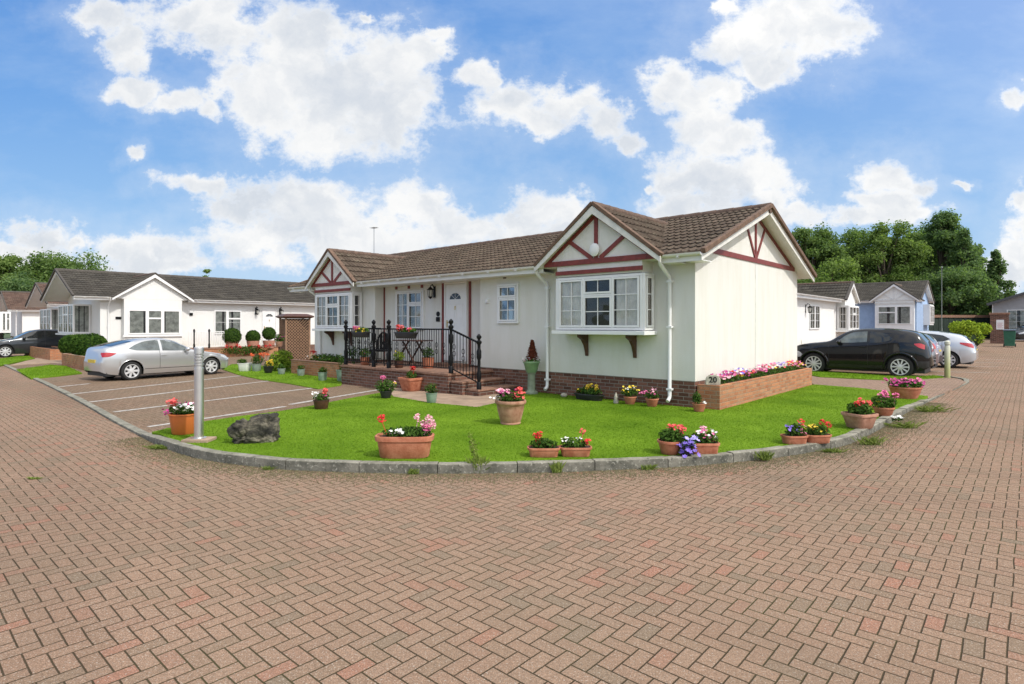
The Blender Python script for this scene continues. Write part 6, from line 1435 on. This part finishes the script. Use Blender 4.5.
weed('thin weeds in the gutter left of the violet petunias', 648, 470, .12, .06, 70, 4)
weed('leafy weed hanging over the kerb right of the pink geranium trough', 765, 460, .14, .10, 130, 5, z=.02)
weed('broad leafy weed at the bend of the right kerb below the rectangular pot', 870, 445, .26, .11, 90, 6)
weed('scattered weeds on the paving beside the right kerb', 905, 428, .40, .10, 90, 7)
weed('dense weeds on the paving near the end of the right kerb', 930, 412, .45, .12, 110, 8)
weed('thin strip of weeds at the kerb right of the pair of flower troughs', 832, 452.5, .2, .05, 110, 9)
weed('dry brown-green weeds at the kerb below the big orange pot', 163, 449, .26, .05, 160, 10)
weed('small weed at a kerb joint left of the long trough', 268, 470, .10, .04, 60, 12)
weed('little weed in the paving at the left edge of the road', 34, 479, .12, .02, 60, 13)
# loose dirt and moss gathered in the gutter line
def grit(path, label, n, seed, spread=.16):
    g = random.Random(seed); V = []; F = []
    P = resample(path, .25)
    for _ in range(n):
        a = g.randrange(len(P)-1); t = g.random(); x = P[a][0]+(P[a+1][0]-P[a][0])*t; y = P[a][1]+(P[a+1][1]-P[a][1])*t
        d = Vector((P[a+1][0]-P[a][0], P[a+1][1]-P[a][1])).normalized(); o = -abs(g.gauss(0, spread)); x += -d.y*o; y += d.x*o
        s = g.uniform(.004, .011); r = g.uniform(0, PI); i = len(V)
        V += [(x+s*math.cos(r), y+s*math.sin(r), .003), (x-s*math.sin(r), y+s*math.cos(r), .003), (x-s*math.cos(r), y-s*math.sin(r), .004), (x, y, .003+s*.9)]; F += [(i, i+1, i+3), (i+1, i+2, i+3), (i+2, i, i+3)]
    me = bpy.data.meshes.new('grit'); me.from_pydata(V, [], F); o = bpy.data.objects.new('grit', me); COL.objects.link(o); me.materials.append(simple('gutter_grit', (.13,.10,.06), .95, .4, 25, c2=(.22,.20,.10))); tag(o, label, 'grit', kind='stuff')
grit(KP, 'fine grit and moss lying along the foot of the kerb', 26000, 3, .22)
# ------------------------------------------------------------------ trees
M_BARK = simple('bark', (.09,.07,.05), .9, .35, 4, bumpd=.03, bscale=12)
def tree(label, x, y, H, R, base, seed, leaf, n=7000, size=.20, clumps=26, shape='round', group='trees beyond the bungalows', name='tree', z=0.0, gap=.35):
    r = thing(name, label, 'tree', (x, y, z), 0, group); g = random.Random(seed); m = MB(); clumps = int(clumps*1.7)
    top = H*.82; m.tube([(0,0,-.3), (.05*R, 0, H*.25), (-.04*R, .03*R, H*.5), (0, 0, top)], [H*.03, H*.022, H*.015, H*.005], 8)
    cs = []
    for i in range(clumps):
        t = (i+.5)/clumps
        if shape == 'round':
            u = g.uniform(-1, 1); a = g.uniform(0, 2*PI); rr = (1-u*u)**.5; d = g.uniform(.35, 1.0)
            c = (R*rr*d*math.cos(a), R*rr*d*math.sin(a), base+(H-base)*(.5+.44*u*d)); cr = R*g.uniform(.17, .33)
        elif shape == 'tall':
            zf = g.random(); prof = math.sin(PI*min(1, zf*.85+.12))**.7; a = g.uniform(0, 2*PI); d = g.uniform(.3, 1)*prof
            c = (R*d*math.cos(a), R*d*math.sin(a), base+(H-base)*zf*.93); cr = R*g.uniform(.15, .28)
        else:
            zf = t; a = g.uniform(0, 2*PI); w = (1-zf)**.8; d = g.uniform(.25, 1)*w
            c = (R*d*math.cos(a), R*d*math.sin(a), base+(H-base)*zf); cr = R*(.12+.28*w)*g.uniform(.7, 1.1)
        cs.append((c, cr))
        if g.random() < .6 or shape == 'round': m.tube([(0, 0, max(base*.6, c[2]*.55)), (c[0]*.5, c[1]*.5, c[2]*.8), c], [H*.010, H*.006, H*.002], 5)
    m.build('trunk', M_BARK, r, smooth=True)
    V = []; F = []; tot = sum(cr**2 for _, cr in cs)
    rs = np.random.RandomState(seed)
    for c, cr in cs:
        k = int(n*2.4*cr*cr/tot)+8; d = rs.normal(size=(k, 3)); d /= np.linalg.norm(d, axis=1)[:, None]
        rad = cr*rs.uniform(.15, 1.25, size=(k, 1))**.5; p = np.array(c)+d*rad*np.array([1, 1, .75])+rs.normal(size=(k, 3))*cr*.22
        nr = d*.8+rs.normal(size=(k, 3))*.6+np.array([0, 0, .4]); nr /= np.linalg.norm(nr, axis=1)[:, None]
        a = np.cross(nr, rs.normal(size=(k, 3))); a /= np.linalg.norm(a, axis=1)[:, None]; b = np.cross(nr, a); s = size*.68*rs.uniform(.5, 1.3, size=(k, 1))
        q = np.stack([p-a*s, p+b*s*.6+nr*s*.2, p+a*s, p-b*s*.6], axis=1).reshape(-1, 3)
        i0 = len(V); V.extend(map(tuple, q)); F.extend([(i0+4*i, i0+4*i+1, i0+4*i+2, i0+4*i+3) for i in range(k)])
    me = bpy.data.meshes.new('crown'); me.from_pydata(V, [], F); o = bpy.data.objects.new('crown', me); COL.objects.link(o); me.materials.append(leaf); o.parent = r
    return r
T1 = mat_leaf('tree_mid', (.09,.155,.055), (.22,.31,.10), .5, .5); T2 = mat_leaf('tree_dark', (.085,.15,.07), (.21,.30,.12), .5, .55); T3 = mat_leaf('tree_light', (.11,.18,.05), (.26,.35,.11), .5, .5)
def T(label, px, py_top, Y, rpx, base, seed, leaf, **k):
    H_ = CAMH+(HOR-py_top)/FPX*Y-.45; return tree(label, (px-512)/FPX*Y, Y, H_, rpx/FPX*Y, base, seed, leaf, z=.45 if px > 600 else 0, **k)
T('rounded mid-green tree rising right behind the cream gable end', 812, 219, 60, 28, 2.2, 1, T1, n=9000, clumps=30)
T('broad mid-green tree between the gable end and the blue bungalow roof', 848, 217, 62, 34, 2.2, 2, T1, n=11000, clumps=34)
T('tree with lighter crown above the left of the blue bungalow', 885, 218, 58, 30, 2.0, 3, T3, n=10000, clumps=30)
T('rounded dark tree above the blue bungalow ridge', 915, 224, 64, 30, 2.0, 4, T1, n=9000, clumps=30)
T('tallest feathery dark tree behind the thin grey pole', 942, 210, 60, 31, 1.5, 5, T2, n=10000, clumps=46, shape='tall')
T('dark conifer-like tree stepping down toward the right', 964, 230, 57, 27, .8, 6, T2, n=9000, clumps=40, shape='cone')
T('smallest dark tree at the right end of the tree belt', 995, 252, 58, 22, .6, 7, T2, n=7000, clumps=30, shape='cone')
T('dark conifer filling the notch left of the smallest tree at the belt end', 978, 246, 61, 24, .6, 21, T2, n=8000, clumps=30, shape='cone')
T('mid-green tree crown between the broad trees and the tallest feathery one', 926, 219, 66, 28, 1.5, 22, T1, n=9000, clumps=30)
T('low dark bushy tree filling the gap above the dark green fence', 950, 262, 56, 34, .4, 8, T2, n=8000, clumps=30)
T('low light green bushy tree just above the white bungalow roof', 832, 258, 50, 34, .5, 9, T3, n=7000, clumps=26)
T('low dark green bushy tree behind the blue bungalow', 895, 256, 62, 40, .5, 10, T1, n=7000, clumps=26)
T('big spreading olive green tree above the brown roof at far left', 62, 247, 75, 42, 2.5, 11, T1, n=13000, clumps=40, size=.25)
T('paler green tree cut off by the left edge of the picture', 0, 241, 70, 24, 2, 12, T3, n=9000, clumps=28, size=.25)
T('low dark tree behind the red-brown roof at far left', 25, 268, 68, 36, .8, 13, T2, n=8000, clumps=26, size=.25)
T('tip of a small feathery tree showing over the long grey roof', 208, 263, 70, 10, 2, 14, T3, n=900, clumps=14, shape='tall')
